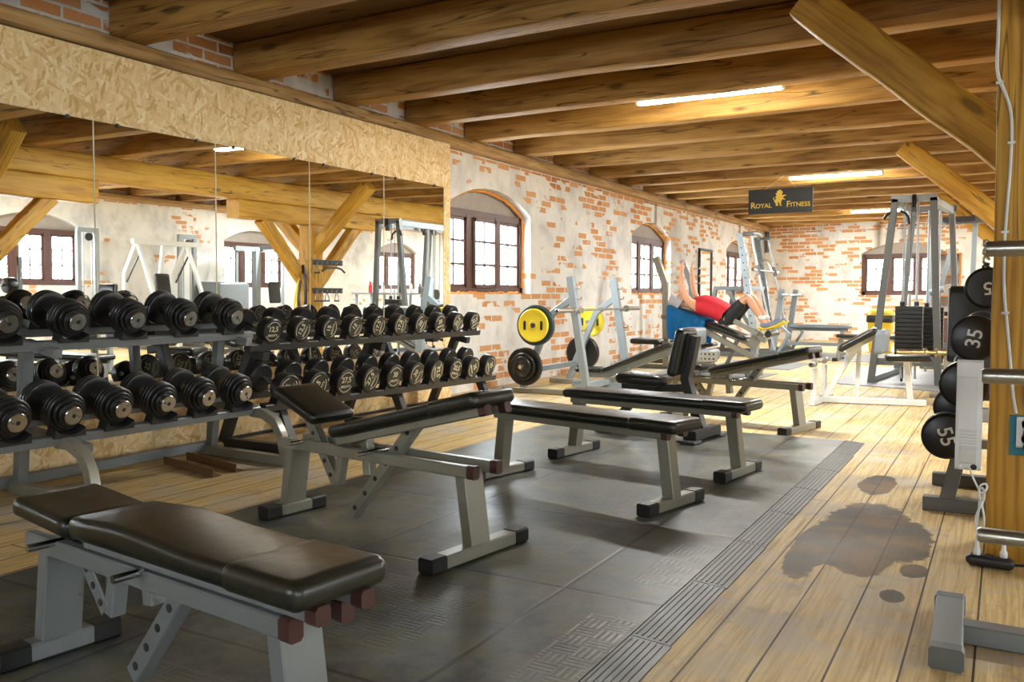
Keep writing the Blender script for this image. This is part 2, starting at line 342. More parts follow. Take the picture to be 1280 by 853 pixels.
    def build(s, name, mat, parent=None, world=False, ang=38, prop=None):
        if world and parent is not None:
            o = V((0, 0, 0)); q = parent
            while q: o += q.location; q = q.parent
            bmesh.ops.translate(s.bm, verts=s.bm.verts, vec=-o)
        bmesh.ops.recalc_face_normals(s.bm, faces=s.bm.faces)
        me = bpy.data.meshes.new(name); s.bm.to_mesh(me); s.bm.free()
        for m in (mat if isinstance(mat, (list, tuple)) else [mat]): me.materials.append(m if not isinstance(m, str) else MT[m])
        me.shade_smooth(); me.set_sharp_from_angle(angle=R(ang))
        o = bpy.data.objects.new(name, me); COL.objects.link(o)
        if parent is not None: o.parent = parent
        return o
def tag(o, label=None, cat=None, group=None, kind=None):
    for k, v in (('label', label), ('category', cat), ('group', group), ('kind', kind)):
        if v: o[k] = v
    return o
def thing(name, label, cat, loc=(0, 0, 0), rz=0, group=None):
    o = bpy.data.objects.new(name, None); COL.objects.link(o); o.location = loc; o.rotation_euler = (0, 0, rz); o.empty_display_size = .1
    return tag(o, label, cat, group)
def struct(o, label=None): return tag(o, label, kind='structure')
def copy_tree(o, parent=None):
    c = o.copy(); COL.objects.link(c); c.parent = parent
    for ch in o.children: copy_tree(ch, c)
    return c
_txt = {}
def text_polys(s, size, ext=.0012, sx=1.0):
    key = (s, size, ext, sx)
    if key not in _txt:
        c = bpy.data.curves.new('lettering', 'FONT'); c.body = s; c.size = size; c.extrude = ext; c.align_x = 'CENTER'; c.align_y = 'CENTER'; c.resolution_u = 3; c.offset = size * .012
        o = bpy.data.objects.new('lettering', c); COL.objects.link(o); bpy.context.view_layer.update()
        me = bpy.data.meshes.new_from_object(o.evaluated_get(bpy.context.evaluated_depsgraph_get()))
        bpy.data.objects.remove(o); bpy.data.curves.remove(c)
        _txt[key] = ([v.co.copy() for v in me.vertices], [tuple(p.vertices) for p in me.polygons]); bpy.data.meshes.remove(me)
    return _txt[key]
def add_text(mb, s, size, o, ux, uy, ext=.0012):
    vs, fs = text_polys(s, size, ext); o, ux, uy = V(o), V(ux), V(uy); nn = ux.cross(uy)
    bv = [mb.bm.verts.new(o + ux * v.x + uy * v.y + nn * v.z) for v in vs]
    for f in fs:
        try: mb.bm.faces.new([bv[i] for i in f])
        except ValueError: pass
# ------------------------------------------------------------------ the room shell
def arch_pts(a, b, zs, za, n=14, grow=0.0):
    """segmental arch from (a,zs) to (b,zs) through the apex"""
    h = za - zs; w = (b - a) / 2; r = (w * w + h * h) / (2 * h); cx, cz = (a + b) / 2, za - r; t = math.asin(min(1, w / r)); r += grow
    return [(cx + r * math.sin(-t + 2 * t * i / n), cz + r * math.cos(-t + 2 * t * i / n)) for i in range(n + 1)]
def arched_wall(name, L, H, t, ops, mat, loc, rz):
    mb = MB(); x = 0; k = dict(o=(0, 0, 0), ux=(1, 0, 0), uy=(0, 0, 1), dep=(0, t, 0))
    for a, b in sorted(ops):
        mb.prism([(x, 0), (a, 0), (a, H), (x, H)], **k); mb.prism([(a, 0), (b, 0), (b, ZS), (a, ZS)], **k)
        ap = arch_pts(a, b, ZP, ZA)
        for (x0, z0), (x1, z1) in zip(ap, ap[1:]): mb.prism([(x0, z0), (x1, z1), (x1, H), (x0, H)], **k)
        x = b
    mb.prism([(x, 0), (L, 0), (L, H), (x, H)], **k)
    bmesh.ops.remove_doubles(mb.bm, verts=mb.bm.verts, dist=.0005)
    o = mb.build(name, mat, ang=20); o.location = loc; o.rotation_euler = (0, 0, rz); return struct(o)
LY = YF - YB; LX = XR - XL
arched_wall('wall_left', LY, ZC + .05, .30, [(a - YB, b - YB) for a, b in WIN_L], 'brick', (XL, YB, 0), R(90))
arched_wall('wall_right', LY, ZC + .05, .30, [(YF - b, YF - a) for a, b in WIN_R], 'plaster', (XR, YF, 0), R(-90))
arched_wall('wall_far', LX, ZC + .05, .30, [(a - XL, b - XL) for a, b in WIN_F], 'brick_far', (XL, YF, 0), 0)
arched_wall('wall_back', LX, ZC + .05, .30, [(XR - b, XR - a) for a, b in WIN_B_ADDED], 'plaster', (XR, YB, 0), R(180))
struct(MB().prism([(XL, YB), (XR, YB), (XR, YF), (XL, YF)], (0, 0, -.12), (1, 0, 0), (0, 1, 0), (0, 0, .12)).build('floor', 'floor'))
struct(MB().prism([(XL - .5, YB - .5), (XR + .5, YB - .5), (XR + .5, YF + .5), (XL - .5, YF + .5)], (0, 0, ZC), (1, 0, 0), (0, 1, 0), (0, 0, .1)).build('ceiling', 'board'))

_win = [0]
def window(a, b, loc, rz, open_leaf=False, foam=True, label=None):
    """window in a wall: local x along the wall, y outward"""
    _win[0] += 1; w = b - a; t = tag(thing('window_%d' % _win[0], label, None, loc, rz), kind='structure')
    d = .15; P = lambda mb, n, m, par=t: mb.build(n, m, par)
    mb = MB()                                                       # outer frame
    for p, q in (((.03, d, ZS + .04), (w - .03, d, ZS + .04)), ((.05, d, ZP - .06), (w - .05, d, ZP - .06))): mb.bar(p, q, .07, .09)
    for x in (.045, w - .045): mb.bar((x, d, ZS), (x, d, ZP - .02), .09, .07, up=(0, 1, 0))
    for x in (w * .335, w * .665): mb.bar((x, d, ZS + .05), (x, d, ZP - .06), .13, .08, up=(0, 1, 0))
    P(mb, 'window_frame', 'frame')
    ap = arch_pts(-.01, w + .01, ZP, ZA + .01)
    P(MB().prism([(0, ZP - .1), (w, ZP - .1)] + ap[::-1], (0, d + .01, 0), (1, 0, 0), (0, 0, 1), (0, .03, 0)), 'arch_panel', 'arch')
    if foam:
        rnd = random.Random(_win[0]); pts = [(x, d - .03, z) for x, z in arch_pts(.012, w - .012, ZP - .03, ZA - .012, 40)]
        pts = [(w - .012, d - .03, z) for z in (ZS + .02, ZS + .3, ZS + .6, ZP - .1)][::-1] and pts + [(w - .012, d - .03, ZP - .1 - i * .09) for i in range(10)]
        pts = [(x + rnd.uniform(-.008, .008), y + rnd.uniform(-.012, .012), z + rnd.uniform(-.01, .006)) for x, y, z in pts]
        P(MB().pipe(pts, .022, 7), 'foam_seal', 'foam')
        pts = [(.02 + i * .045, d - .05 + rnd.uniform(-.02, .02), ZS + .005 + rnd.uniform(-.008, .014)) for i in range(int((w - .03) / .045))]
        P(MB().pipe(pts, .022, 7), 'foam_bead', 'foam')
    for i, (x0, x1) in enumerate(((.09, w * .335 - .06), (w * .335 + .06, w * .665 - .06), (w * .665 + .06, w - .09))):
        yy = d - .04 if (open_leaf and i == 1) else d; z0, z1 = ZS + .075, ZP - .1; mb = MB()
        for x in (x0 + .02, x1 - .02): mb.bar((x, yy, z0), (x, yy, z1), .045, .045, up=(0, 1, 0))
        for z in (z0 + .02, z1 - .02): mb.bar((x0, yy, z), (x1, yy, z), .045, .045)
        mb.bar(((x0 + x1) / 2, yy, z0), ((x0 + x1) / 2, yy, z1), .026, .03, up=(0, 1, 0))
        for j in (1, 2): mb.bar((x0, yy, z0 + (z1 - z0) * j / 3), (x1, yy, z0 + (z1 - z0) * j / 3), .03, .026)
        s = P(mb, 'sash', 'frame')
        P(MB().box(((x0 + x1) / 2, yy + .004, (z0 + z1) / 2), (x1 - x0 - .03, .004, z1 - z0 - .03), r=.001), 'pane', 'glass', s)
        if i == 1:
            for zz in (z0 + .2, z1 - .25): P(MB().pipe([(x0 + .02, yy - .03, zz), (x0 + .02, yy - .05, zz), (x0 + .07, yy - .05, zz + .01), (x0 + .08, yy - .05, zz - .06)], .007, 6), 'latch', 'black', s)
    return t
for i, (a, b) in enumerate(WIN_L): window(a, b, (XL, a, 0), R(90), i == 0, True)
for a, b in WIN_F: window(a, b, (a, YF, 0), 0, False, False)
for a, b in WIN_R: window(a, b, (XR, b, 0), R(-90), False, False)
for a, b in WIN_B_ADDED: window(a, b, (b, YB, 0), R(180), False, False)  # added windows behind the camera, there only for their light

# ------------------------------------------------------------------ timber
def timber(name, p, q, w, h, mat, label=None, up=(0, 0, 1), rough=.006, seed=0, n=12, r=.02):
    """one hewn timber from p to q; its own x axis runs along the grain"""
    rnd = random.Random(seed); p, q = V(p), V(q); L = (q - p).length; d = (q - p).normalized(); a, b = frame(d, up); rings = []
    for i in range(n + 1):
        dx, dz, kw, kh = (rnd.uniform(-rough, rough) for _ in range(4))
        rings.append([(L * i / n, x * (1 + kw * 2) + dx, y * (1 + kh * 2) + dz) for x, y in rect(w, h, r, 3)])
    o = MB().loft(rings).build(name, mat, ang=50)
    o.matrix_world = M(((d.x, a.x, b.x, p.x), (d.y, a.y, b.y, p.y), (d.z, a.z, b.z, p.z), (0, 0, 0, 1)))
    return struct(o, label)
ZJ = 2.83
JY = [3.97 + 1.12 * k for k in range(-6, 17)]
for i, y in enumerate(JY):
    rr = random.Random(i * 3 + 1); w = .19 + rr.uniform(-.02, .03)
    timber('ceiling_beam', (XL + .02, y + rr.uniform(-.02, .02), ZJ + .135), (XR - .02, y + rr.uniform(-.05, .05), ZJ + .135), w, .27, 'beam', 'hewn ceiling beam spanning from the brick wall to the plaster wall', rough=.009, seed=i, r=.018)
timber('wall_beam', (-5.30, YB + .02, 2.775), (-5.30, YF - .02, 2.775), .20, .11, 'plate', 'long wall plate the ceiling beams rest on', rough=.005, seed=91, n=30)
timber('wall_beam', (XR - .08, YB + .02, 2.775), (XR - .08, YF - .02, 2.775), .20, .11, 'plate', 'wall plate along the plaster wall', rough=.005, seed=92, n=30)
timber('ridge_beam', (.19, YB + .02, 2.665), (.19, YF - .02, 2.665), .30, .33, 'post', 'long main girder along the middle of the hall', rough=.005, seed=93, n=30)
for i, y in enumerate((5.40, 11.12, 16.85)):
    timber('column_post', (.19, y, 0), (.19, y, 2.2), .30, .28, 'post', 'squared timber column under the girder', up=(0, 1, 0), seed=20 + i)
    timber('bolster_beam', (.19, y - 1.7, 2.352), (.19, y + 1.7, 2.352), .28, .29, 'post', 'short bolster beam between column and girder', seed=30 + i)
    for s in (-1, 1):
        timber('brace_beam', (.19, y + s * .10, 1.16), (.19, y + s * 1.12, 2.24), .17, .19, 'post', 'diagonal brace from column to bolster', seed=40 + i * 2 + s)
        timber('brace_beam', (.19 + s * .10, y, 1.80), (.19 + s * 1.27, y, 2.835), .17, .22, 'post', 'diagonal brace from column up to a ceiling beam', up=(0, 0, 1), seed=50 + i * 2 + s)
timber('column_post', (.115, 4.26, 0), (.115, 4.26, 2.5), .33, .32, 'post', 'golden timber column nearest the camera with cable and sockets', up=(0, 1, 0), rough=.003, seed=60, r=.008)

# ------------------------------------------------------------------ boards and mirrors on the left wall
XM, LEAN, YAW = -5.15, R(.5), R(.6)                    # the mirror row leans a little and its far end stands off the wall
xm = lambda y: XM + math.tan(YAW) * (y - 3.5)
def wall_board(name, y0, y1, z0, z1, th, back, lean=0.0):
    yc = (y0 + y1) / 2; o = MB().box((0, 0, 0), (th, y1 - y0, z1 - z0), r=.002).build(name, 'osb'); o.location = (xm(yc) - back, yc, (z0 + z1) / 2); o.rotation_euler = (0, lean, -YAW); return o
tag(wall_board('strand_board', -.97, 7.69, 2.23, 2.69, .045, .03), 'long strand board above the row of wall mirrors', 'board')
tag(wall_board('strand_board', -.97, 7.69, .005, .525, .045, .03), 'low strand board under the wall mirrors, behind the dumbbell racks', 'board')
tag(wall_board('strand_board', 7.55, 7.69, .53, 2.228, .045, .031), 'narrow upright strand board between the mirrors and the near arched window', 'board')
struct(wall_board('wall_batten', -.94, 7.66, .01, 2.39, .06, .10))
o = wall_board('baseboard_left', -.95, 7.55, 0, .024, .03, -.004); o.data.materials[0] = MT['black']; struct(o)
SEAM = [-.45, .56, 1.58, 2.58, 3.585, 4.57, 5.56, 6.555, 7.545]
names = ['wide wall mirror beyond the near end of the row', 'second wall mirror past the picture edge', 'wall mirror just past the picture edge', 'wall mirror above the first heavy dumbbells', 'wall mirror above the middle of the grey rack', 'wall mirror above the join of the grey and black racks', 'wall mirror showing the timber column', 'wall mirror next to the upright strand board']
for i, (a, b) in enumerate(zip(SEAM, SEAM[1:])):
    t = thing('wall_mirror', names[i], 'mirror', (xm((a + b) / 2) + .004, (a + b) / 2, 1.378), 0, 'wall mirrors behind the dumbbell racks'); t.rotation_euler = (0, LEAN, -YAW)
    MB().box((-.004, 0, 0), (.008, b - a - .005, 1.70), r=.0015).build('mirror_glass', 'mirror', t)
    for s in (-1, 1): MB().box((.0006, s * ((b - a) / 2 - .002), 0), (.002, .005, 1.70), r=.0004).build('glass_edge', 'print', t)
    for s in (-.25, .25):
        for z in (.846, -.80): MB().lathe([(0, .014), (.010, .014), (.014, .009)], (-.002, s * (b - a) * 1.3, z), (1, 0, 0), 8).build('clip', 'black', t)

# ------------------------------------------------------------------ lamps, sign
def ceiling_light(x, y, z, label):
    t = thing('ceiling_light', label, 'ceiling light', (x, y, z), 0, 'fluorescent ceiling lights')
    MB().box((0, 0, -.022), (1.30, .07, .04), r=.006).build('housing', 'plastic', t)
    for s in (-1, 1): MB().cyl((s * .45, 0, 0), (s * .45, 0, ZC - z), .008, 8).build('hanger', 'plastic', t)
    for s in (-1, 1): MB().box((s * .645, 0, -.052), (.02, .06, .04), r=.004).build('end_holder', 'plastic', t)
    MB().cyl((-.63, 0, -.062), (.63, 0, -.062), .019, 12).build('tube', 'tube', t)
    area('lamp', (0, 0, -.085), (0, 0, 0), 1.15, .05, TUBE_W, (.97, .98, 1), parent=t, spread=180)
    return t
for x, y, l in ((-2.31, 7.52, 'lit tube light between ceiling beams, nearest the camera'), (-2.21, 13.4, 'lit tube light just above the hanging sign'), (-2.2, 19.3, 'lit tube light nearest the far wall'), (2.4, 7.52, 'tube light over the plaster side near the first column'), (2.4, 13.4, 'tube light over the plaster side near the second column'), (2.4, 19.3, 'tube light over the far end of the plaster side')):
    ceiling_light(x, y, 2.905, l)

t = thing('hanging_sign', 'black sign with gold lettering and lion hanging from a ceiling beam', 'sign', (-2.79, 12.55, 2.435))
MB().box((0, 0, 0), (.885, .02, .345), r=.002).build('sign_board', 'signblack', t)
mb = MB(); k = dict(ux=(1, 0, 0), uy=(0, 0, 1))
add_text(mb, 'R', .120, (-.375, -.0115, -.055), **k); add_text(mb, 'OYAL', .088, (-.228, -.0115, -.063), **k); mb.build('lettering', 'gold', t); mb = MB()
add_text(mb, 'F', .120, (.115, -.0115, -.055), **k); add_text(mb, 'ITNESS', .088, (.277, -.0115, -.063), **k)
mb.build('lettering', 'gold', t)
lion = [(-.06, -.10), (-.015, -.095), (-.03, -.05), (-.005, -.045), (.02, -.10), (.06, -.10), (.035, -.075), (.045, -.03), (.065, .0), (.115, -.015), (.12, .0), (.075, .02), (.10, .045), (.14, .05), (.135, .065), (.085, .065), (.06, .055), (.055, .08), (.075, .105), (.04, .13), (.035, .15), (.015, .135), (-.01, .15), (-.02, .125), (-.05, .125), (-.045, .10), (-.075, .085), (-.055, .06), (-.08, .035), (-.06, .01), (-.085, -.02), (-.10, .02), (-.125, .04), (-.115, .0), (-.09, -.05), (-.065, -.06), (-.07, -.085)]
MB().prism([(x * .68 - .012, z * .92 + .022) for x, z in lion], (0, -.0125, .0), (1, 0, 0), (0, 0, 1), (0, .003, 0)).build('lion_emblem', 'gold', t)
MB().pipe([(-.215, 0, .17), (0, .32, .408), (.215, 0, .165)], .0025, 5).build('cord', 'cable', t)

# ------------------------------------------------------------------ floor mats
t = thing('rubber_mat', 'large worn interlocking rubber mat under the weight benches', 'mat', (-2.1, 2.2, 0))
MB().box((-.09, 0, .007), (2.34, 9.36, .014), r=.004).build('mat_tiles', 'mat', t)
y = -4.6; i = 0
while y < 4.6:
    l = min(.62, 4.68 - y); mb = MB(); dx = random.uniform(-.006, .006)
    mb.prism([(0, 0), (.135 + dx, 0), (.135 + dx, .004), (.0, .0145)], (1.085, y + .002, .0), (1, 0, 0), (0, 0, 1), (0, l - .004, 0))
    for j in range(6): mb.bar((1.095 + j * .02, y + .02, .0145 - j * .0015), (1.095 + j * .02, y + l - .02, .0145 - j * .0015), .006, .003, r=.001)
    mb.build('edge_strip', 'matedge', t); y += l
def small_mat(label, pts):
    cx = sum(p[0] for p in pts) / len(pts); cy = sum(p[1] for p in pts) / len(pts)
    o = MB().prism([(x - cx, y - cy) for x, y in pts], (0, 0, 0), (1, 0, 0), (0, 1, 0), (0, 0, .01)).build('floor_mat', 'thinmat'); o.location = (cx, cy, .0005); tag(o, label, 'mat')
small_mat('smooth grey floor mat under the cable tower', [(-1.83, 11.4), (-.45, 10.95), (-.15, 13.9), (-1.95, 14.3)])
small_mat('thin grey floor mat under the sit-up bench', [(-4.3, 11.1), (-2.86, 11.05), (-2.75, 12.4), (-4.3, 12.5)])
small_mat('thin grey floor mat in front of the guided barbell frame', [(-4.0, 13.3), (-2.75, 13.15), (-2.7, 14.6), (-4.0, 14.8)])
small_mat('thin grey floor mat before the yellow bin', [(-3.9, 15.6), (-1.9, 15.3), (-1.8, 17.3), (-3.9, 17.6)])
# ------------------------------------------------------------------ weight benches
def foot(par, x, length, y0=0.0, w=.07, h=.055, cap='blackcap', mat='beige'):
    f = MB().bar((x, y0 - length / 2 + .05, h / 2), (x, y0 + length / 2 - .05, h / 2), w, h, r=.006).build('foot', mat, par)
    for s in (-1, 1): MB().bar((x, y0 + s * (length / 2 - .085), h / 2), (x, y0 + s * length / 2, h / 2), w + .008, h + .008, r=.008).build('end_cap', cap, f)
    return f
def holes(par, p, q, n, off, r=.011):
    p, q = V(p), V(q)
    for i in range(n): c = p.lerp(q, (i + .5) / n); MB().lathe([(0, r), (.002, r)], c + V(off), off, 10).build('pin_hole', 'black', par)
def adjustable_bench(label, loc, rz, long, short, hump=0, mat='beige', strut=((.80, .47), (.45, .06))):
    """long/short = (x0, z0, x1, z1) of the underside of the two pads"""
    t = thing('adjustable_bench', label, 'weight bench', loc, rz, 'adjustable weight benches')
    foot(t, 0, .36, mat=mat); foot(t, 1.2, .62, mat=mat)
    MB().bar((0.0, 0, .05), (.05, 0, .36), .12, .055, up=(1, 0, 0)).build('leg', mat, t)
    MB().bar((1.2, 0, .05), (1.155, 0, .36), .12, .055, up=(1, 0, 0)).build('leg', mat, t)
    for s in (-1, 1):
        r_ = MB().bar((.01, s * .075, .365), (1.235, s * .075, .365), .035, .05).build('rail', mat, t)
        MB().bar((1.225, s * .075, .365), (1.262, s * .075, .365), .041, .056, r=.008).build('end_cap', 'cap', r_)
    MB().bar((.14, 0, .35), (.30, 0, .35), .12, .02).build('cross_plate', mat, t)
    a = V((long[0], 0, long[1])); b = V((long[2], 0, long[3])); d = (b - a).normalized(); n = V((-d.z, 0, d.x))
    fu = (lambda u: hump * math.exp(-((u - .28) / .2) ** 2)) if hump else None
    lp = MB().pad(a + n * .03, b + n * .03, .265, .058, .022, f=fu).build('long_pad', 'vinyl', t)
    MB().pad(b + n * .031 - d * .27, b + n * .031 + d * .012, .274, .066, .024).build('taped_end', 'vinyl2', lp)
    for s in (-1, 1):
        r_ = MB().bar(a + V((0, s * .065, 0)) - n * .018, b + V((0, s * .065, 0)) - n * .018 - d * .02, .035, .036).build('pad_rail', mat, t)
        MB().bar(b + V((0, s * .065, 0)) - n * .018 - d * .025, b + V((0, s * .065, 0)) - n * .018 + d * .012, .042, .043, r=.008).build('end_cap', 'cap', r_)
    a2 = V((short[0], 0, short[1])); b2 = V((short[2], 0, short[3])); d2 = (b2 - a2).normalized(); n2 = V((-d2.z, 0, d2.x))
    MB().pad(a2 + n2 * .03, b2 + n2 * .03, .26, .058, .022).build('seat_pad', 'vinyl', t)
    # V-shaped seat bracket with adjusting holes
    c = a2.lerp(b2, .35) - n2 * .005; e = V((.335, 0, .20)); mid = V((.40, 0, .40))
    for s in (-1, 1):
        MB().bar(c + V((0, s * .022, 0)), e + V((0, s * .022, 0)), .006, .05, up=(1, 0, 0)).build('bracket', mat, t)
    MB().bar(e + V((.01, 0, -.01)), mid + V((0, 0, .02)), .045, .045, up=(1, 0, 0)).build('bracket_tube', mat, t)
    holes(t, c.lerp(e, .1), e, 5, (0, -.0255, 0))
    # hinge post and strut with holes
    MB().bar((.56, 0, .26), (.54, 0, max(.40, long[1] + .01)), .045, .05, up=(1, 0, 0)).build('hinge_post', mat, t)
    s0 = V((strut[0][0], 0, strut[0][1])); s1 = V((strut[1][0], 0, strut[1][1]))
    MB().bar(s0, s1, .05, .055, up=(1, 0, 0)).build('strut', mat, t); holes(t, s0, s1, 6, (0, -.0255, 0), .012)
    for x, z in ((.19, .385), (.655, .385)): MB().cyl((x, -.165, z), (x, .12, z), .011, 12).build('locking_pin', 'chrome', t)
    return t
adjustable_bench('black padded adjustable bench set flat in the foreground, nearest the camera', (-2.47, 1.575, .0188), R(-6.8), (.345, .428, 1.33, .428), (.0, .442, .335, .418), .016, 'grey', ((.82, .44), (.47, .05)))
adjustable_bench('adjustable bench with its long pad raised towards the two flat benches', (-3.08, 3.20, .0188), R(-8), (.42, .425, 1.30, .640), (.0, .595, .31, .47), 0, 'beige', ((.86, .52), (.45, .06)))
adjustable_bench('far adjustable bench with raised long pad standing on the bare boards past the rubber mat', (-2.59, 7.545, 0), R(-14.2), (.42, .425, 1.32, .640), (.0, .46, .36, .445), 0, 'beige', ((.86, .52), (.55, .10)))

bpy.data.objects['adjustable_bench'].scale.x = .95; bpy.data.objects['adjustable_bench'].location.x -= .015
def flat_bench(label, loc, rz, ln=1.2):
    t = thing('flat_bench', label, 'weight bench', loc, rz, 'flat weight benches')
    for x in (0, ln): foot(t, x, .52)
    MB().bar((0, 0, .05), (.04, 0, .365), .075, .07, up=(1, 0, 0)).build('leg', 'beige', t)
    MB().bar((ln, 0, .05), (ln - .04, 0, .365), .075, .07, up=(1, 0, 0)).build('leg', 'beige', t)
    for s in (-1, 1):
        r_ = MB().bar((.03, s * .08, .378), (ln + .0, s * .08, .378), .035, .036).build('rail', 'beige', t)
        MB().bar((ln - .005, s * .08, .378), (ln + .03, s * .08, .378), .042, .043, r=.008).build('end_cap', 'cap', r_)
    p = MB().pad((-.02, 0, .425), (ln + .09, 0, .425), .275, .058, .024).build('pad', 'vinyl', t)
    MB().pad((ln - .20, 0, .426), (ln + .10, 0, .426), .283, .066, .026).build('taped_end', 'vinyl2', p)
    return t
flat_bench('flat bench with black pad just behind the raised adjustable bench', (-2.63, 4.50, .0188), R(-13))
flat_bench('farther of the two flat benches, near the upright-back seat', (-2.56, 5.385, .0188), R(-9.3))

def seat_bench():
    t = thing('utility_bench', 'low seat with upright black backrest between the flat bench and the decline bench', 'weight bench', (-2.3, 6.42, .0188), R(-8))
    B = lambda nm, m, mb: mb.build(nm, m, t)
    for x, l in ((.34, .56), (-.42, .40)):
        f = B('foot', 'black', MB().bar((x, -l / 2 + .06, .05), (x, l / 2 - .06, .05), .10, .075, r=.01))
        for s in (-1, 1): MB().box((x, s * (l / 2 - .05), .012), (.14, .12, .016), r=.004).build('foot_plate', 'dkgrey', f)
    B('spine', 'black', MB().path([(.33, 0, .08), (.24, 0, .32), (.20, 0, .45), (.24, 0, .62), (.27, 0, .78)], .07, .075, up=(0, 1, 0)))
    B('front_strut', 'black', MB().path([(-.42, 0, .08), (-.14, 0, .36), (.20, 0, .38)], .06, .06, up=(0, 1, 0)))
    B('seat_carrier', 'black', MB().box((-.17, 0, .375), (.30, .16, .05)))
    p = B('seat', 'vinyl', MB().pad((-.36, 0, .435), (.04, 0, .425), .30, .085, .035, fw=lambda u: .82 + .18 * math.sin(math.pi * min(1, u * .8 + .2))))
    B('backrest', 'vinyl', MB().pad((.13, 0, .47), (.205, 0, .835), .30, .075, .03, up=(-1, 0, .2), fw=lambda u: 1 - .12 * u))
    B('back_plate', 'black', MB().bar((.185, 0, .50), (.245, 0, .80), .12, .02, up=(1, 0, 0)))
seat_bench()

# ------------------------------------------------------------------ dumbbell racks and dumbbells
TILT = R(14); AX = V((math.cos(TILT), 0, -math.sin(TILT))); NZ = V((math.sin(TILT), 0, math.cos(TILT)))
def plate_dumbbell(rad=.108):
    """heavy fixed dumbbell: rubber discs and a chrome end cap on each side; local x is its axis"""
    t = thing('plate_dumbbell', '', 'dumbbell', (0, 0, 0), 0)
    MB().lathe([(-.07, .019), (-.03, .021), (0, .022), (.03, .021), (.07, .019)], (0, 0, 0), (1, 0, 0), 16).build('handle', 'brass', t)
    for s in (-1, 1):
        pr = [(.055, .035), (.062, .036)]
        x = .062
        for r_, th in ((rad, .024), (rad, .024), (rad * .985, .022), (rad * .80, .020), (rad * .64, .018)):
            pr += [(x, r_ * .70), (x + .001, r_ * .94), (x + .005, r_), (x + th - .005, r_), (x + th - .001, r_ * .95), (x + th, r_ * .72)]; x += th
        pr.append((x, .03))
        h = MB().lathe(pr, (0, 0, 0), (s, 0, 0), 32).build('head', 'rubber', t, ang=30)
        MB().lathe([(x - .004, .050), (x + .016, .050), (x + .020, .046), (x + .020, .012), (x + .015, .010), (x + .015, .001)], (0, 0, 0), (s, 0, 0), 24).build('end_cap', 'chrome', h)
        MB().lathe([(x + .0155, .010), (x + .0165, .009)], (0, 0, 0), (s, 0, 0), 6).build('bolt', 'black', h)
        MB().box((s * (x + .0205), .026, .012), (.002, .016, .010), r=.0008).build('stamp', 'dkgrey', h)
    t['len'] = x + .02
    return t
def rubber_dumbbell(num, rad, half=.13, th=.088):
    t = thing('rubber_dumbbell', '', 'dumbbell', (0, 0, 0), 0)
    MB().lathe([(-half, .016), (-.05, .016), (-.03, .0185), (0, .0195), (.03, .0185), (.05, .016), (half, .016)], (0, 0, 0), (1, 0, 0), 14).build('handle', 'chrome', t)
    for s in (-1, 1):
        x0 = half - th / 2; x1 = half + th / 2
        h = MB().lathe([(x0, .03), (x0, rad * .90), (x0 + .006, rad * .97), (x0 + .014, rad), (x1 - .014, rad), (x1 - .005, rad * .975), (x1, rad * .90), (x1, rad * .86), (x1 - .003, rad * .85), (x1 - .003, .01)], (0, 0, 0), (s, 0, 0), 32).build('head', 'rubber', t, ang=30)
        mb = MB(); ux = V((0, s, 0)); uy = V((0, 0, 1)); o = V((s * (x1 - .002), 0, 0)); k = rad / .1
        add_text(mb, num, .060 * k, o + uy * .016 * k, ux, uy); add_text(mb, 'MIGHTY', .026 * k, o - uy * .034 * k, ux, uy)
        for a0 in (90, 270):
            for r0, r1 in ((.072 * k, .077 * k),):
                pts = [R(a0 - 62 + 124 * i / 20) for i in range(21)]
                mb.prism([(r1 * math.cos(a), r1 * math.sin(a)) for a in pts] + [(r0 * math.cos(a), r0 * math.sin(a)) for a in pts[::-1]], o, ux, uy, V((s * .0014, 0, 0)))
        mb.build('weight_print', 'print', h)
    return t
def put(t, face, roll, label, group, length, lab2=None):
    """lay a dumbbell so that its room-side face is centred at face"""
    c = V(face) - AX * length
    rot = M.Rotation(TILT, 4, 'Y') @ M.Rotation(R(roll), 4, 'X'); t.location = c; t.rotation_euler = rot.to_euler()
    t['label'] = label; t['group'] = group
ORD = ['first', 'second', 'third', 'fourth', 'fifth', 'sixth', 'seventh', 'eighth', 'ninth', 'tenth', 'eleventh', 'twelfth']
pd = None; LEN = None
def place_plate(face, roll, label, group):
    global pd, LEN
    if pd is None: pd = plate_dumbbell(); LEN = pd['len']; del pd['len']; c = pd
    else: c = copy_tree(pd)
    put(c, face, roll, label, group, LEN)
LOWX, UPX = -4.20, -4.42
for i in range(8): place_plate((LOWX, 3.961 - .295 * i, .474), random.uniform(-160, 160), 'heavy black dumbbell with chrome cap, %s from the black rack on the lower grey shelf' % ORD[i], 'heavy dumbbells on the lower grey shelf')
for i in range(6): place_plate((UPX, 4.103 - .379 * i, .955), random.uniform(-160, 160), 'heavy black dumbbell with chrome cap, %s from the black rack on the upper grey shelf' % ORD[i], 'heavy dumbbells on the upper grey shelf')
def rail_pts(face, length, rad): return [V(face) - AX * (length - s) - NZ * (rad + .006) for s in (-.09, .10)]
low_n = ['25', '25', '27,5', '27,5', '30', '30', '32,5', '32,5', '35', '35']; up_n = ['12,5', '12,5', '15', '15', '17,5', '17,5', '20', '20', '22,5', '22,5']
low_r = [-70, -60, 0, -62, 0, -55, 80, 12, 62, 62]; up_r = [0, -65, -80, -55, -78, -80, -58, -15, -52, -25]
protos = {}
def place_rubber(num, rad, face, roll, label, group):
    if (num, rad) not in protos: c = protos[(num, rad)] = rubber_dumbbell(num, rad)
    else: c = copy_tree(protos[(num, rad)])
    put(c, face, -roll, label, group, .13 + .044)
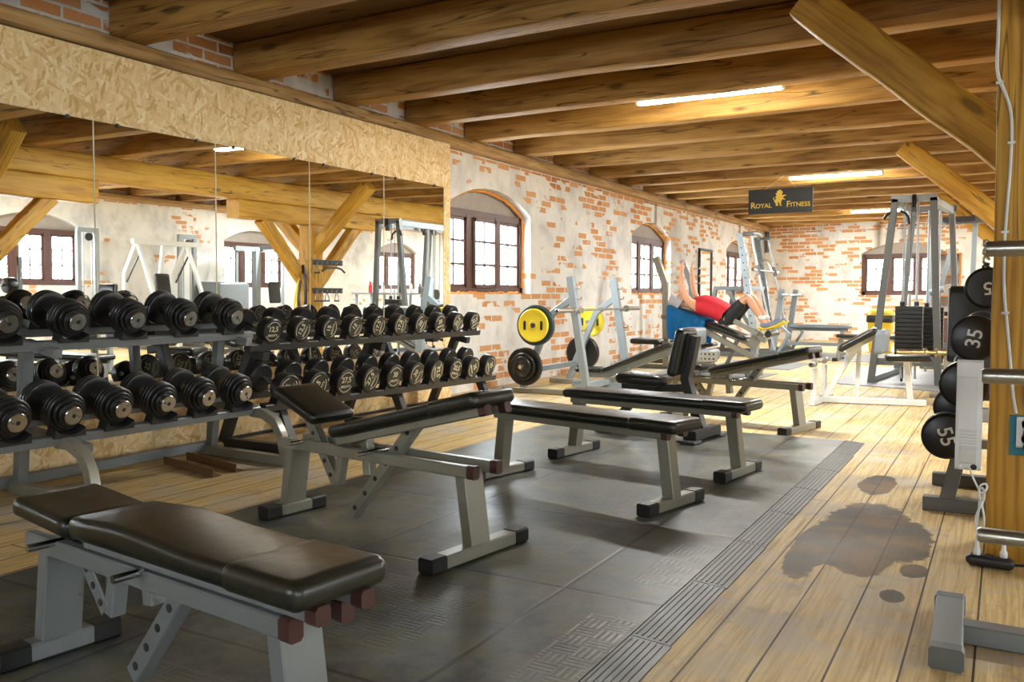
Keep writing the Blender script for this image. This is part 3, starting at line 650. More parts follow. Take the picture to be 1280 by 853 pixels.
for i in range(10):
    place_rubber(low_n[i], .102, (-4.25, 4.394 + .2975 * i, .463 - .0035 * i), low_r[i], 'black round-head dumbbell marked %s, %s from the grey rack on the lower black shelf' % (low_n[i], ORD[i]), 'dumbbells on the lower black shelf')
    place_rubber(up_n[i], .090, (-4.45, 4.456 + .2955 * i, .850), up_r[i], 'black round-head dumbbell marked %s, %s from the grey rack on the upper black shelf' % (up_n[i], ORD[i]), 'dumbbells on the upper black shelf')

def shelf(par, y0, y1, face_x, face_z, length, rad, mat, ys, dz=0.0, sad='black', w=.045):
    """two rails along the wall carrying cradles for the dumbbell heads"""
    L = length
    for nm, s in (('front_rail', L - .045), ('rear_rail', -L + .045)):
        c0 = V((face_x, y0, face_z)) - AX * (L - s) - NZ * (rad + .030); c1 = V((face_x, y1, face_z + dz)) - AX * (L - s) - NZ * (rad + .030)
        MB().bar(c0, c1, w, .05, up=NZ).build(nm, mat, par, world=True)
        for y in ys:
            f = (y - y0) / (y1 - y0); c = c0.lerp(c1, f); mb = MB()
            prof = [(-.09, 0), (.09, 0)] + [(rad * math.sin(a), .004 + (rad + .030 - .025) - rad * math.cos(a)) for a in [R(50 - 100 * i / 10) for i in range(11)]]
            mb.prism([(u, v) for u, v in prof], c - AX * .035 + NZ * .018, (0, 1, 0), NZ, AX * .07); mb.build('cradle', sad, par, world=True)
t = thing('dumbbell_rack', 'grey two-shelf dumbbell rack with curved legs holding the heavy chrome-capped dumbbells', 'dumbbell rack', (-4.5, 2.9, 0))
shelf(t, 1.75, 4.13, LOWX, .474, .19, .108, 'grey', [3.961 - .295 * i for i in range(8)])
shelf(t, 1.95, 4.29, UPX, .955, .19, .108, 'grey', [4.103 - .379 * i for i in range(6)])
for y in (2.83, 4.18):
    MB().bar((-4.78, y, .03), (-4.68, y, .85), .06, .06, up=(0, 1, 0)).build('upright', 'grey', t, world=True)
    MB().bar((-4.86, y - .02, .035), (-3.97, y - .07, .035), .06, .06).build('foot', 'beige', t, world=True)
    pts = [V((-4.30, 0, .335)), V((-4.20, 0, .33)), V((-4.10, 0, .285)), V((-4.045, 0, .20)), V((-4.02, 0, .10)), V((-4.0, 0, .03))]
    MB().path([p + V((0, y - .07, 0)) for p in pts], .06, .055, up=(0, 1, 0)).build('curved_leg', 'beige', t, world=True)
    MB().bar((-4.72, y, .36), (-4.16, y, .30), .05, .05).build('shelf_arm', 'grey', t, world=True)
    MB().bar((-4.68, y, .84), (-4.40, y, .79), .05, .05).build('shelf_arm', 'grey', t, world=True)
MB().bar((-4.82, 1.3, .06), (-4.82, 4.2, .06), .05, .06).build('base_rail', 'grey', t, world=True)
t = thing('dumbbell_rack', 'black two-shelf dumbbell rack holding the numbered round-head dumbbells', 'dumbbell rack', (-4.6, 5.75, 0))
shelf(t, 4.22, 7.25, -4.25, .465, .174, .102, 'black', [4.394 + .2975 * i for i in range(10)], -.036, w=.06)
shelf(t, 4.28, 7.28, -4.45, .85, .174, .090, 'black', [4.456 + .2955 * i for i in range(10)], w=.06)
for y in (4.45, 5.78, 7.1):
    MB().bar((-4.28, y, .04), (-4.42, y, .36), .07, .07, up=(0, 1, 0)).build('front_leg', 'black', t, world=True)
    MB().bar((-4.95, y, .04), (-4.62, y, .80), .07, .07, up=(0, 1, 0)).build('rear_leg', 'black', t, world=True)
    MB().bar((-4.92, y, .035), (-4.22, y, .035), .07, .06).build('foot', 'black', t, world=True)
    MB().bar((-4.85, y, .30), (-4.36, y, .285), .06, .06).build('shelf_arm', 'black', t, world=True)
    MB().bar((-4.68, y, .70), (-4.52, y, .67), .06, .06).build('shelf_arm', 'black', t, world=True)
for y, l in ((3.72, 'rusty steel angle bar lying under the grey rack, nearer the camera'), (3.90, 'rusty steel angle bar lying under the grey rack, farther one')):
    t = MB().prism([(0, 0), (.06, 0), (.06, .006), (.006, .006), (.006, .05), (0, .05)], (0, 0, 0), (0, 1, 0), (0, 0, 1), (.62, -.14, 0)).build('angle_bar', 'rust'); t.location = (-4.76, y + .05, .001); tag(t, l, 'steel bar')

# ------------------------------------------------------------------ plates and barbells
def plate(name, label, p, d, rad, th, mat, grips=0, group=None, rot=0, rim=True):
    t = thing(name, label, 'weight plate', p, 0, group); d = V(d)
    pr = [(-th / 2, .028), (-th / 2, .05), (-th / 2 + .004, .055), (-th / 2 + .004, rad * .80), (-th / 2, rad * .84), (-th / 2, rad * .96), (-th / 2 + .006, rad), (th / 2 - .006, rad), (th / 2, rad * .96), (th / 2, rad * .84), (th / 2 - .004, rad * .80), (th / 2 - .004, .055), (th / 2, .05), (th / 2, .028)]
    MB().ring(pr, (0, 0, 0), d, 36).build('disc', mat, t, ang=30)
    MB().ring([(-th / 2 - .001, .031), (-th / 2 - .001, .0255), (th / 2 + .001, .0255), (th / 2 + .001, .031)], (0, 0, 0), d, 18).build('hub', 'steel', t)
    a, b = frame(d)
    for i in range(grips):
        an = R(rot) + 2 * math.pi * i / grips; c = a * math.cos(an) * rad * .56 + b * math.sin(an) * rad * .56; u = a * -math.sin(an) + b * math.cos(an)
        for s in (-1, 1):
            pts = [(.026 * math.cos(R(x)) * .6 + 0, (.035 if x < 180 else -.035) + .016 * math.sin(R(x))) for x in range(0, 360, 24)]
            MB().prism([(x * (.016 / .0156), y) for x, y in pts], c + d * (s * (th / 2 - .0035)), u.cross(d), u, d * s * .0015).build('grip_slot', 'black', t)
    return t
def barbell(name, label, p, q, group=None, sleeve=.38, mat='steel', r=.0135, rs=.0245):
    p, q = V(p), V(q); c = (p + q) / 2; t = thing(name, label, 'barbell', c, 0, group); p -= c; q -= c; d = (q - p).normalized()
    MB().cyl(p, q, r, 14).build('bar', mat, t)
    for a, s in ((p, 1), (q, -1)):
        MB().lathe([(0, rs * .8), (.006, rs), (sleeve, rs), (sleeve, rs * 1.6), (sleeve + .03, rs * 1.6), (sleeve + .03, r)], a, d * s, 18).build('sleeve', mat, t)
    return t

# decline bench press under the near arched window
t = thing('decline_press_bench', 'blue-grey decline bench press rack holding an empty bar, yellow plates on its pegs', 'bench press', (-4.1, 9.2, 0))
A = lambda nm, m, mb: mb.build(nm, m, t, world=True)
for y, s in ((8.6, -1), (9.8, 1)):
    A('upright', 'blue', MB().bar((-3.945, y, .05), (-4.15, y, 1.31), .085, .065, up=(0, 1, 0)))
    A('brace', 'blue', MB().path([(-4.12, y, 1.075), (-4.37, y, .90), (-4.66, y, .26), (-4.74, y, .05)], .07, .06, up=(0, 1, 0)))
    A('foot', 'beige', MB().bar((-5.0, y, .032), (-3.85, y, .032), .07, .06))
    for z in (1.18, 1.06, .92, .72):
        x = -3.945 - .205 * (z - .05) / 1.26
        A('hook', 'steel', MB().path([(x + .02, y, z), (x + .09, y, z), (x + .10, y, z + .03)], .016, .016, up=(0, 1, 0)))
    for x, z in ((-4.50, .775), (-4.66, .31) if s < 0 else (-4.60, .385)): A('plate_peg', 'chrome', MB().cyl((x, y, z), (x, y + s * .22, z), .022, 12))
A('cross_beam', 'blue', MB().bar((-4.66, 8.6, .26), (-4.66, 9.8, .26), .06, .06))
A('base_beam', 'blue', MB().bar((-4.4, 9.2, .07), (-2.85, 9.2, .07), .07, .07))
A('base_cross', 'blue', MB().bar((-3.95, 8.6, .12), (-3.95, 9.8, .12), .07, .07))
A('post', 'blue', MB().bar((-3.72, 9.2, .07), (-3.72, 9.2, .30), .07, .09, up=(0, 1, 0)))
A('far_post', 'beige', MB().bar((-2.98, 9.2, .07), (-2.98, 9.2, .58), .07, .07, up=(0, 1, 0)))
A('pad_beam', 'blue', MB().path([(-4.25, 9.2, .19), (-3.95, 9.2, .20), (-2.9, 9.2, .60)], .07, .06, up=(0, 1, 0)))
A('head_pad', 'vinyl', MB().pad((-4.32, 9.2, .245), (-3.97, 9.2, .25), .27, .055, .022)); A('back_pad', 'vinyl', MB().pad((-3.97, 9.2, .255), (-3.17, 9.2, .575), .29, .055, .022))
A('foot_base', 'beige', MB().bar((-2.9, 8.95, .035), (-2.9, 9.45, .035), .07, .06))
A('upper_roller', 'greyvinyl', MB().pad((-2.96, 9.0, .66), (-2.96, 9.42, .66), .20, .19, .04)); A('lower_roller', 'greyvinyl', MB().pad((-2.78, 9.02, .46), (-2.78, 9.42, .46), .15, .13, .04))
pp = A('adjuster_plate', 'steel', MB().box((-2.72, 8.98, .46), (.20, .02, .11), R(4)))
mb = MB()
for i in range(4):
    for z in (.435, .485): mb.lathe([(0, .011), (.003, .011)], (-2.79 + i * .045, 8.968, z), (0, -1, 0), 8)
A('bolt_heads', 'black', mb)
barbell('barbell', 'bare steel barbell resting on the hooks of the decline bench press', (-4.03, 8.03, .945), (-4.03, 10.33, .945))
plate('weight_plate', 'yellow plate with two grip slots on the near side of the decline press', (-4.50, 8.40, .775), (0, -1, 0), .185, .028, 'yellow', 2)
plate('weight_plate', 'large green-black plate hanging behind the near yellow plate', (-4.50, 8.455, .775), (0, -1, 0), .225, .055, 'green')
plate('weight_plate', 'yellow plate with two grip slots on the far side of the decline press', (-4.50, 9.90, .775), (0, 1, 0), .185, .030, 'yellow', 2)
plate('weight_plate', 'large black plate low on the near peg of the decline press, closest to the upright', (-4.66, 8.50, .31), (0, -1, 0), .215, .05, 'rubber')
plate('weight_plate', 'medium black plate in the middle of the low near peg of the decline press', (-4.66, 8.455, .31), (0, -1, 0), .155, .03, 'rubber')
plate('weight_plate', 'small black three-grip plate outermost on the low near peg of the decline press', (-4.66, 8.42, .31), (0, -1, 0), .115, .03, 'rubber', 2, rot=90)
plate('weight_plate', 'large black plate on the low far peg of the decline press', (-4.60, 9.90, .385), (0, 1, 0), .215, .07, 'rubber')

# second press rack behind it
t = thing('incline_press_bench', 'greige bench press rack with bent uprights beside the head of the lying person', 'bench press', (-4.6, 12.8, 0))
for y, m in ((12.5, 'beige'), (13.75, 'blue')):
    A('upright', m, MB().path([(-4.42, y, .05), (-4.44, y, 1.26), (-4.60, y, 1.68)], .095, .09, up=(0, 1, 0)))
    A('foot', 'dkgrey', MB().bar((-5.15, y, .035), (-4.05, y, .035), .07, .06))
    for z in (1.54, 1.42, 1.30): A('hook', 'steel', MB().path([(-4.41, y, z), (-4.31, y, z), (-4.30, y, z + .03)], .016, .016, up=(0, 1, 0)))
    A('plate_peg', 'chrome', MB().cyl((-4.44, y - .04, .44), (-4.44, y - .24, .44), .026, 12))
A('cross_beam', 'dkgrey', MB().bar((-4.44, 12.5, .78), (-4.44, 13.75, .78), .06, .09)); A('base_beam', 'dkgrey', MB().bar((-5.1, 13.1, .07), (-3.9, 13.1, .07), .07, .07))
A('post', 'dkgrey', MB().bar((-4.8, 13.1, .07), (-4.8, 13.1, .36), .07, .07, up=(0, 1, 0)))
A('seat', 'vinyl', MB().pad((-5.2, 13.1, .38), (-4.4, 13.1, .37), .30, .085, .03)); A('back_pad', 'vinyl', MB().pad((-4.36, 13.1, .27), (-3.85, 13.1, .36), .30, .06, .025))
# ------------------------------------------------------------------ people
def skin_mesh(name, joints, edges, mat, parent, sub=2, root=0):
    """one continuous skinned surface grown from joints (x, y, z, radius)"""
    me = bpy.data.meshes.new(name); me.from_pydata([j[:3] for j in joints], edges, []); o = bpy.data.objects.new(name, me); COL.objects.link(o)
    sk = o.modifiers.new('skin', 'SKIN'); sk.use_smooth_shade = True
    for i, j in enumerate(joints):
        v = me.skin_vertices[0].data[i]; v.radius = (j[3], j[4] if len(j) > 4 else j[3]); v.use_root = (i == root)
    sb = o.modifiers.new('smooth', 'SUBSURF'); sb.levels = sub; sb.render_levels = sub
    bpy.context.view_layer.update()
    m2 = bpy.data.meshes.new_from_object(o.evaluated_get(bpy.context.evaluated_depsgraph_get()))
    o.modifiers.clear(); o.data = m2; bpy.data.meshes.remove(me); m2.name = name
    m2.materials.append(MT[mat]); m2.shade_smooth(); o.parent = parent; return o
def hand(J, E, wrist, dirv, palm_n, side):
    """palm, five unequal bent fingers; dirv = way the fingers point, palm_n = palm normal"""
    d = V(dirv).normalized(); n = V(palm_n).normalized(); s = d.cross(n).normalized() * side; w = V(J[wrist][:3])
    J.append((*(w + d * .045), .026, .034)); p = len(J) - 1; E.append((wrist, p))
    J.append((*(w + d * .08), .020, .034)); k = len(J) - 1; E.append((p, k))
    for i, (o, l) in enumerate(((-.030, .066), (-.010, .078), (.011, .073), (.030, .055))):
        b = w + d * .092 + s * o
        for j in range(3):
            J.append((*b, .0088 - j * .0009)); E.append((k if j == 0 else len(J) - 2, len(J) - 1)); b = b + d * l * .46 + n * l * .12 * (j + 1)
    b = w + d * .045 - s * .038; J.append((*b, .011)); E.append((p, len(J) - 1)); J.append((*(b + d * .030 - s * .018 + n * .010), .0095)); E.append((len(J) - 2, len(J) - 1)); J.append((*(b + d * .055 - s * .020 + n * .016), .0085)); E.append((len(J) - 2, len(J) - 1))
def face_parts(t, c, fwd, up, k=1.0):
    """eyes and mouth set on the face; c = head centre"""
    f = V(fwd).normalized(); u = V(up).normalized(); s = f.cross(u)
    for q in (-1, 1): MB().lathe([(-.006, .004), (-.002, .010), (.002, .009), (.004, .003)], c + f * .092 * k + s * q * .032 + u * .012, f, 10).build('eye', 'eye', t)
    MB().bar(c + f * .094 * k - u * .052 - s * .022, c + f * .094 * k - u * .052 + s * .022, .010, .010, up=u).build('mouth', 'lips', t)

# the man doing sit-ups
P0 = V((-3.3, 11.8, 0))
man = thing('person', 'person in red sleeveless top lying back on a sit-up bench, arms raised', 'person', P0)
L_ = lambda x, y, z, *r: (x - P0.x, y - P0.y, z, *r)
J = [L_(-3.27, 11.8, .775, .115, .15), L_(-3.44, 11.8, .90, .105, .14), L_(-3.60, 11.8, .965, .11, .155), L_(-3.74, 11.8, .975, .095, .16),
     L_(-3.86, 11.8, .975, .052), L_(-3.93, 11.8, 1.0, .075, .072), L_(-4.00, 11.8, 1.03, .092, .08), L_(-4.06, 11.8, 1.03, .07, .068)]
E = [(0, 1), (1, 2), (2, 3), (3, 4), (4, 5), (5, 6), (6, 7)]
J += [L_(-3.96, 11.8, 1.135, .015)]; E.append((6, 8))                                   # nose
for s in (-1, 1):
    i = len(J); J += [L_(-3.28, 11.8 + s * .10, .775, .085), L_(-3.14, 11.8 + s * .12, .94, .072), L_(-3.005, 11.8 + s * .13, 1.095, .056), L_(-2.93, 11.8 + s * .13, .97, .056), L_(-2.84, 11.8 + s * .125, .83, .040), L_(-2.80, 11.8 + s * .125, .755, .036), L_(-2.74, 11.8 + s * .125, .715, .034, .04)]
    E += [(0, i)] + [(i + k, i + k + 1) for k in range(6)]
    i = len(J); J += [L_(-3.76, 11.8 + s * .18, .99, .062), L_(-3.83, 11.8 + s * .235, 1.10, .044), L_(-3.87, 11.8 + s * .25, 1.20, .040), L_(-3.885, 11.8 + s * .235, 1.33, .036), L_(-3.89, 11.8 + s * .22, 1.43, .026)]
    E += [(3, i)] + [(i + k, i + k + 1) for k in range(4)]
    hand(J, E, len(J) - 1, (.05, -s * .12, 1), (.95, 0, .1), s)
skin_mesh('body', J, E, 'skin', man)
def rings_cloth(name, mat, parent, rings, seg=20):
    """garment: (centre, direction, half width, half depth) rings, opened at both hems"""
    mb = MB(); rr = []
    for c, d, w, h in rings:
        a, b = frame(d, (0, 0, 1)); rr.append([V(c) + a * w * math.cos(2 * math.pi * i / seg) + b * h * math.sin(2 * math.pi * i / seg) * (1 + .03 * math.sin(i * 5)) for i in range(seg)])
    return mb.loft(rr, cap=False).build(name, mat, parent, ang=80)
rel = lambda x, z, y=11.8: V((x, y, z)) - P0
rings_cloth('tank_top', 'redcloth', man, [(rel(-3.325, .845), (-1, 0, .7), .190, .140), (rel(-3.40, .89), (-1, 0, .6), .186, .142), (rel(-3.52, .945), (-1, 0, .35), .192, .148), (rel(-3.64, .97), (-1, 0, .15), .205, .145), (rel(-3.745, .975), (-1, 0, .05), .185, .118), (rel(-3.80, .975), (-1, 0, 0), .12, .085)])
SJ = [tuple(V(j[:3])) + (j[3] * 1.13, (j[4] if len(j) > 4 else j[3]) * 1.13) for j in J[:1]]; SE = []
SJ += [(*rel(-3.33, .83), .118, .165)]; SE.append((0, 1))
for s in (-1, 1):
    i = len(SJ); SJ += [(*rel(-3.27, .785, 11.8 + s * .10), .105), (*rel(-3.15, .93, 11.8 + s * .12), .094), (*rel(-3.045, 1.052, 11.8 + s * .128), .074)]
    SE += [(0, i), (i, i + 1), (i + 1, i + 2)]
skin_mesh('shorts', SJ, SE, 'blackcloth', man)
skin_mesh('hair', [(*rel(-4.03, 1.02), .092, .086), (*rel(-4.075, 1.04), .072, .07), (*rel(-4.0, 1.0), .07, .078)], [(0, 1), (0, 2)], 'hairgrey', man)
hc = rel(-3.985, 1.03); face_parts(man, hc, (.1, 0, 1), (-1, 0, .1), .95)
for s in (-1, 1):
    y = 11.8 + s * .125
    sh = skin_mesh('shoe', [(*rel(-2.83, .725, y), .05, .045), (*rel(-2.74, .70, y), .046, .045), (*rel(-2.63, .745, y), .04, .046), (*rel(-2.55, .79, y), .03, .038)], [(0, 1), (1, 2), (2, 3)], 'shoe', man)
    MB().path([rel(-2.86, .675, y), rel(-2.76, .655, y), rel(-2.63, .70, y), rel(-2.52, .765, y)], .085, .028, up=(-.4, 0, 1), r=.012).build('sole', 'sole', sh)
    MB().pad(rel(-2.77, .80, y), rel(-2.855, .82, y), .10, .05, .02).build('sock', 'plastic', sh)

t = thing('situp_bench', 'greige decline sit-up bench under the lying person', 'exercise bench', (-3.3, 11.8, 0))
A('lower_beam', 'beige', MB().bar((-3.75, 11.7, .70), (-2.86, 11.7, .245), .07, .085, up=(0, 1, 0)))
A('pad_beam', 'beige', MB().bar((-3.9, 11.78, .80), (-2.90, 11.78, .42), .06, .06, up=(0, 1, 0)))
A('back_pad', 'vinyl', MB().pad((-4.0, 11.8, .875), (-3.02, 11.8, .52), .32, .07, .03))
A('end_plate', 'beige', MB().path([(-2.95, 11.7, .40), (-2.86, 11.7, .58), (-2.83, 11.7, .62)], .05, .14, up=(1, 0, 0)))
A('leg_beam', 'beige', MB().bar((-3.15, 11.565, .765), (-2.83, 11.565, .60), .06, .06, up=(0, 1, 0)))
A('roller_bracket', 'beige', MB().path([(-2.83, 11.60, .56), (-2.75, 11.60, .50), (-2.68, 11.60, .62)], .05, .055, up=(0, 1, 0)))
A('roller', 'vinyl', MB().cyl((-2.70, 11.56, .595), (-2.70, 12.04, .595), .045, 16)); A('knee_roller', 'chrome', MB().cyl((-2.76, 11.60, .535), (-2.76, 12.0, .535), .02, 12))
A('front_post', 'blue', MB().bar((-2.93, 11.75, .03), (-2.93, 11.75, .42), .07, .07, up=(0, 1, 0))); A('rear_post', 'blue', MB().bar((-3.70, 11.75, .03), (-3.70, 11.75, .70), .07, .07, up=(0, 1, 0)))
A('brace', 'dkgrey', MB().bar((-3.35, 11.75, .03), (-3.15, 11.75, .5), .05, .05, up=(0, 1, 0)))
for x in (-2.93, -3.70): A('foot', 'dkgrey', MB().bar((x, 11.45, .035), (x, 12.1, .035), .08, .06))
A('base_beam', 'dkgrey', MB().bar((-3.7, 11.75, .07), (-2.93, 11.75, .07), .06, .06))
A('side_support', 'dkgrey', MB().bar((-4.22, 11.75, .80), (-3.90, 11.75, .78), .06, .08, up=(0, 1, 0)))

# blue towel draped over the head end
mb = MB(); rows = []
for i in range(31):
    u = i / 30; row = []
    for j in range(29):
        v = j / 28; x = -4.10 + .56 * v; zt = .955 - .197 * v
        s = (u - .5) * 2; w = .19
        if abs(s) < .45: y = 11.79 + s / .45 * w; z = zt + .012
        else:
            e = (abs(s) - .45) / .55; y = 11.79 + math.copysign(w + .030 + .030 * math.sin(v * 21 + 3 * e) * min(1, e * 2) + .02 * e, s); z = zt - e * (.40 - .13 * v + .06 * math.sin(v * 7 + 1)); x += .03 * math.sin(v * 13) * e + .10 * e * (0.35 - v)
        row.append(mb.bm.verts.new((x, y, z)))
    rows.append(row)
for a, b in zip(rows, rows[1:]):
    for i in range(28): mb.bm.faces.new((a[i], a[i + 1], b[i + 1], b[i]))
bmesh.ops.solidify(mb.bm, geom=mb.bm.faces[:], thickness=.006)
o = mb.build('towel', 'bluecloth', ang=70); tag(o, 'blue towel draped over the head end of the sit-up bench', 'towel')

# ------------------------------------------------------------------ far machines
t = thing('smith_machine', 'tall grey guided barbell frame with leaning perforated uprights near the far corner', 'exercise machine', (-3.9, 16.3, 0))
for i, y in enumerate((15.7, 16.95)):
    p, q = V((-3.86, y, .04)), V((-4.19, y, 2.22)); u = A('upright', ('blue', 'dkgrey')[i], MB().bar(p, q, .11, .10, up=(0, 1, 0)))
    for k_ in range(12): c = p.lerp(q, .2 + k_ * .062); A('pin_hole', 'black', MB().lathe([(0, .014), (.003, .014)], c + V((.055, 0, .008)), (1, 0, .15), 8)); A('pin_hole', 'black', MB().lathe([(0, .014), (.003, .014)], c + V((0, -.051, 0)), (0, -1, 0), 8))
    A('guide_rod', 'rod', MB().cyl((-3.55, y + .02, .12), (-3.99, y + .02, 2.19), .020, 12)); A('rod_holder', 'dkgrey', MB().bar((-4.19, y, 2.19), (-3.95, y + .02, 2.20), .06, .05)); A('rod_holder', 'dkgrey', MB().bar((-3.86, y, .10), (-3.52, y + .02, .11), .06, .05))
    A('slider', 'dkgrey', MB().lathe([(-.09, .03), (-.09, .036), (.09, .036), (.09, .03)], (-3.86, y + .02, 1.56), (-.21, 0, 1), 14))
    A('side_arm', 'dkgrey', MB().path([(-4.02, y, 1.24), (-4.62, y, 1.24), (-4.85, y, .05)], .08, .08, up=(0, 1, 0))); A('foot', 'dkgrey', MB().bar((-4.95, y, .04), (-3.3, y, .04), .08, .08)); A('diagonal', 'dkgrey', MB().bar((-4.4, y, 1.2), (-3.95, y, .5), .06, .06, up=(0, 1, 0)))
A('top_bow', 'blue', MB().pipe([(-4.18, 15.7, 2.20), (-4.06, 15.9, 2.24), (-4.02, 16.3, 2.26), (-4.06, 16.7, 2.24), (-4.18, 16.95, 2.20)], .035, 10, 2))
A('cross_beam', 'dkgrey', MB().bar((-4.05, 15.7, 1.24), (-4.05, 16.95, 1.24), .08, .08)); A('bar', 'rod', MB().cyl((-3.865, 15.35, 1.56), (-3.865, 17.3, 1.56), .0155, 12))
for s, y in ((1, 15.35), (-1, 17.3)): A('bar_sleeve', 'steel', MB().cyl((-3.865, y, 1.56), (-3.865, y + s * .2, 1.56), .028, 12))
A('bar_hook', 'chrome', MB().pipe([(-3.87, 16.8, 1.58), (-3.95, 16.8, 1.75), (-4.02, 16.8, 1.80), (-4.06, 16.8, 1.70)], .018, 8, 1))

t = thing('bench_press', 'blue-grey flat bench press by the far brick wall', 'bench press', (-3.2, 17.0, 0))
for y in (16.3, 17.5):
    A('upright', 'blue', MB().bar((-3.72, y, .05), (-3.56, y, 1.22), .10, .08, up=(0, 1, 0))); A('foot', 'dkgrey', MB().bar((-3.85, y, .035), (-3.1, y, .035), .08, .06)); A('brace', 'blue', MB().path([(-3.60, y, .55), (-3.42, y, .40), (-3.62, y, .06)], .06, .06, up=(0, 1, 0)))
    for z in (1.1, .85): A('hook', 'steel', MB().path([(-3.54, y, z), (-3.44, y, z), (-3.43, y, z + .04)], .02, .02, up=(0, 1, 0)))
    for x in (-3.85, -3.1): A('foot_cap', 'black', MB().box((x, y, .035), (.09, .10, .07)))
A('crossbar', 'steel', MB().cyl((-3.52, 16.05, 1.12), (-3.52, 17.75, 1.12), .018, 10)); A('pad', 'greyvinyl', MB().pad((-3.52, 16.9, .53), (-2.45, 16.9, .53), .28, .065, .025))
A('beam', 'blue', MB().bar((-3.6, 16.9, .20), (-2.55, 16.9, .20), .06, .06)); A('front_post', 'blue', MB().bar((-2.6, 16.9, .03), (-2.6, 16.9, .5), .06, .07, up=(0, 1, 0))); A('front_foot', 'dkgrey', MB().bar((-2.6, 16.65, .03), (-2.6, 17.15, .03), .07, .05)); A('pad_beam', 'blue', MB().bar((-3.5, 16.9, .47), (-2.5, 16.9, .47), .05, .05))
flat_bench('small flat bench on slim legs far down the hall before the yellow bin', (-2.45, 15.55, 0), R(-4), 1.12)

t = thing('waste_bin', 'yellow ribbed waste bin with a black bag rim at the far brick wall', 'bin', (-2.12, 18.4, 0))
MB().loft([[(x, y, z) for x, y in rect(w, w, .05, 4)] for z, w in ((.005, .36), (.03, .38), (.60, .44), (.62, .45))]).build('body', 'yellow', t)
for i in range(9): MB().loft([[(x, y, .10 + i * .055 + dz) for x, y in rect(.40 + i * .006, .40 + i * .006, .05, 4)] for dz in (0, .02)]).build('rib', 'yellow', t)
MB().loft([[(x, y, z) for x, y in rect(w, w, .06, 4)] for z, w in ((.58, .46), (.60, .49), (.70, .49), (.72, .47))]).build('bag_rim', 'black', t)
MB().lathe([(0, .235), (.05, .235), (.10, .20), (.13, .12), (.14, .01)], (0, 0, .715), (0, 0, 1), 24).build('lid', 'yellow', t)
mb = MB(); add_text(mb, 'M', .19, (-.05, -.225, .42), (1, 0, 0), (0, 0, 1), .003); mb.build('letter', 'whiteprint', t)

# preacher curl bench
t = thing('preacher_bench', 'white preacher curl bench with slanted arm pad before the cable tower', 'exercise bench', (-1.2, 9.4, 0))
A('base_beam', 'white', MB().bar((-1.66, 9.33, .035), (-.66, 9.50, .035), .06, .06)); A('front_foot', 'white', MB().bar((-1.66, 8.98, .035), (-1.60, 9.70, .035), .06, .06))
for y in (9.10, 9.62): A('bar_post', 'white', MB().bar((-1.66, y, .04), (-1.655, y, .37), .055, .055, up=(0, 1, 0)))
A('diagonal', 'white', MB().bar((-1.60, 9.36, .05), (-1.32, 9.40, .56), .055, .055, up=(0, 1, 0))); A('upright', 'white', MB().bar((-1.29, 9.40, .05), (-1.28, 9.40, .60), .04, .05, up=(0, 1, 0)))
A('pad_tray', 'white', MB().bar((-1.40, 9.41, .535), (-1.10, 9.44, .715), .20, .05, up=(0, 0, 1)))
A('arm_pad', 'vinyl', MB().pad((-1.47, 9.40, .555), (-1.12, 9.44, .765), .52, .065, .028)); A('pad_end', 'greyvinyl', MB().pad((-1.075, 9.44, .52), (-1.065, 9.44, .76), .52, .09, .035, up=(1, 0, 0)))
A('seat', 'vinyl', MB().pad((-1.04, 9.44, .475), (-.62, 9.50, .485), .34, .055, .022)); A('seat_post', 'white', MB().bar((-.80, 9.48, .05), (-.845, 9.47, .45), .055, .06, up=(0, 1, 0))); A('seat_plate', 'white', MB().box((-.84, 9.47, .445), (.24, .14, .012)))
t = thing('curl_bar', 'zigzag curl bar resting on the posts of the preacher bench', 'barbell', (-1.66, 9.36, .415))
MB().pipe([(0, -.44, 0), (0, -.20, 0), (.015, -.13, .03), (.0, -.06, 0), (.0, 0, .01), (.0, .06, 0), (.015, .13, .03), (0, .20, 0), (0, .44, 0)], .0135, 10, 2).build('bar', 'steel', t)
for s in (-1, 1): MB().lathe([(0, .026), (.15, .026), (.15, .036), (.18, .036), (.18, .015)], (0, s * .44, 0), (0, -s, 0), 14).build('sleeve', 'steel', t)

# cable tower with two weight stacks
t = thing('cable_tower', 'tall grey multi-station cable tower with black weight stacks near the first far column', 'exercise machine', (-1.0, 11.7, 0))
A('leg', 'dkgrey', MB().bar((-1.35, 10.9, .01), (-1.13, 10.9, 2.13), .075, .07, up=(0, 1, 0))); A('leg', 'dkgrey', MB().bar((-.64, 10.9, .01), (-.73, 10.9, 2.13), .075, .07, up=(0, 1, 0)))
A('leg', 'grey', MB().bar((-1.22, 12.35, .01), (-1.06, 12.35, 2.13), .07, .07, up=(0, 1, 0))); A('leg', 'grey', MB().bar((-.50, 12.35, .01), (-.62, 12.35, 2.13), .07, .07, up=(0, 1, 0)))
A('top_bar', 'grey', MB().bar((-1.17, 10.9, 2.13), (-.69, 10.9, 2.13), .07, .08)); A('top_bar', 'grey', MB().bar((-1.12, 12.35, 2.13), (-.56, 12.35, 2.13), .07, .08))
for x0, x1 in ((-1.13, -1.06), (-.73, -.62)): A('top_beam', 'blue', MB().bar((x0, 10.93, 2.10), (x1, 12.35, 2.10), .06, .09))
A('base_beam', 'dkgrey', MB().bar((-1.32, 10.92, .26), (-.66, 10.92, .26), .06, .08)); A('base_beam', 'dkgrey', MB().bar((-1.2, 12.35, .26), (-.52, 12.35, .26), .06, .08))
for x0, x1 in ((-1.34, -1.21), (-.65, -.51)): A('side_beam', 'dkgrey', MB().bar((x0, 10.9, .05), (x1, 12.35, .05), .06, .06))
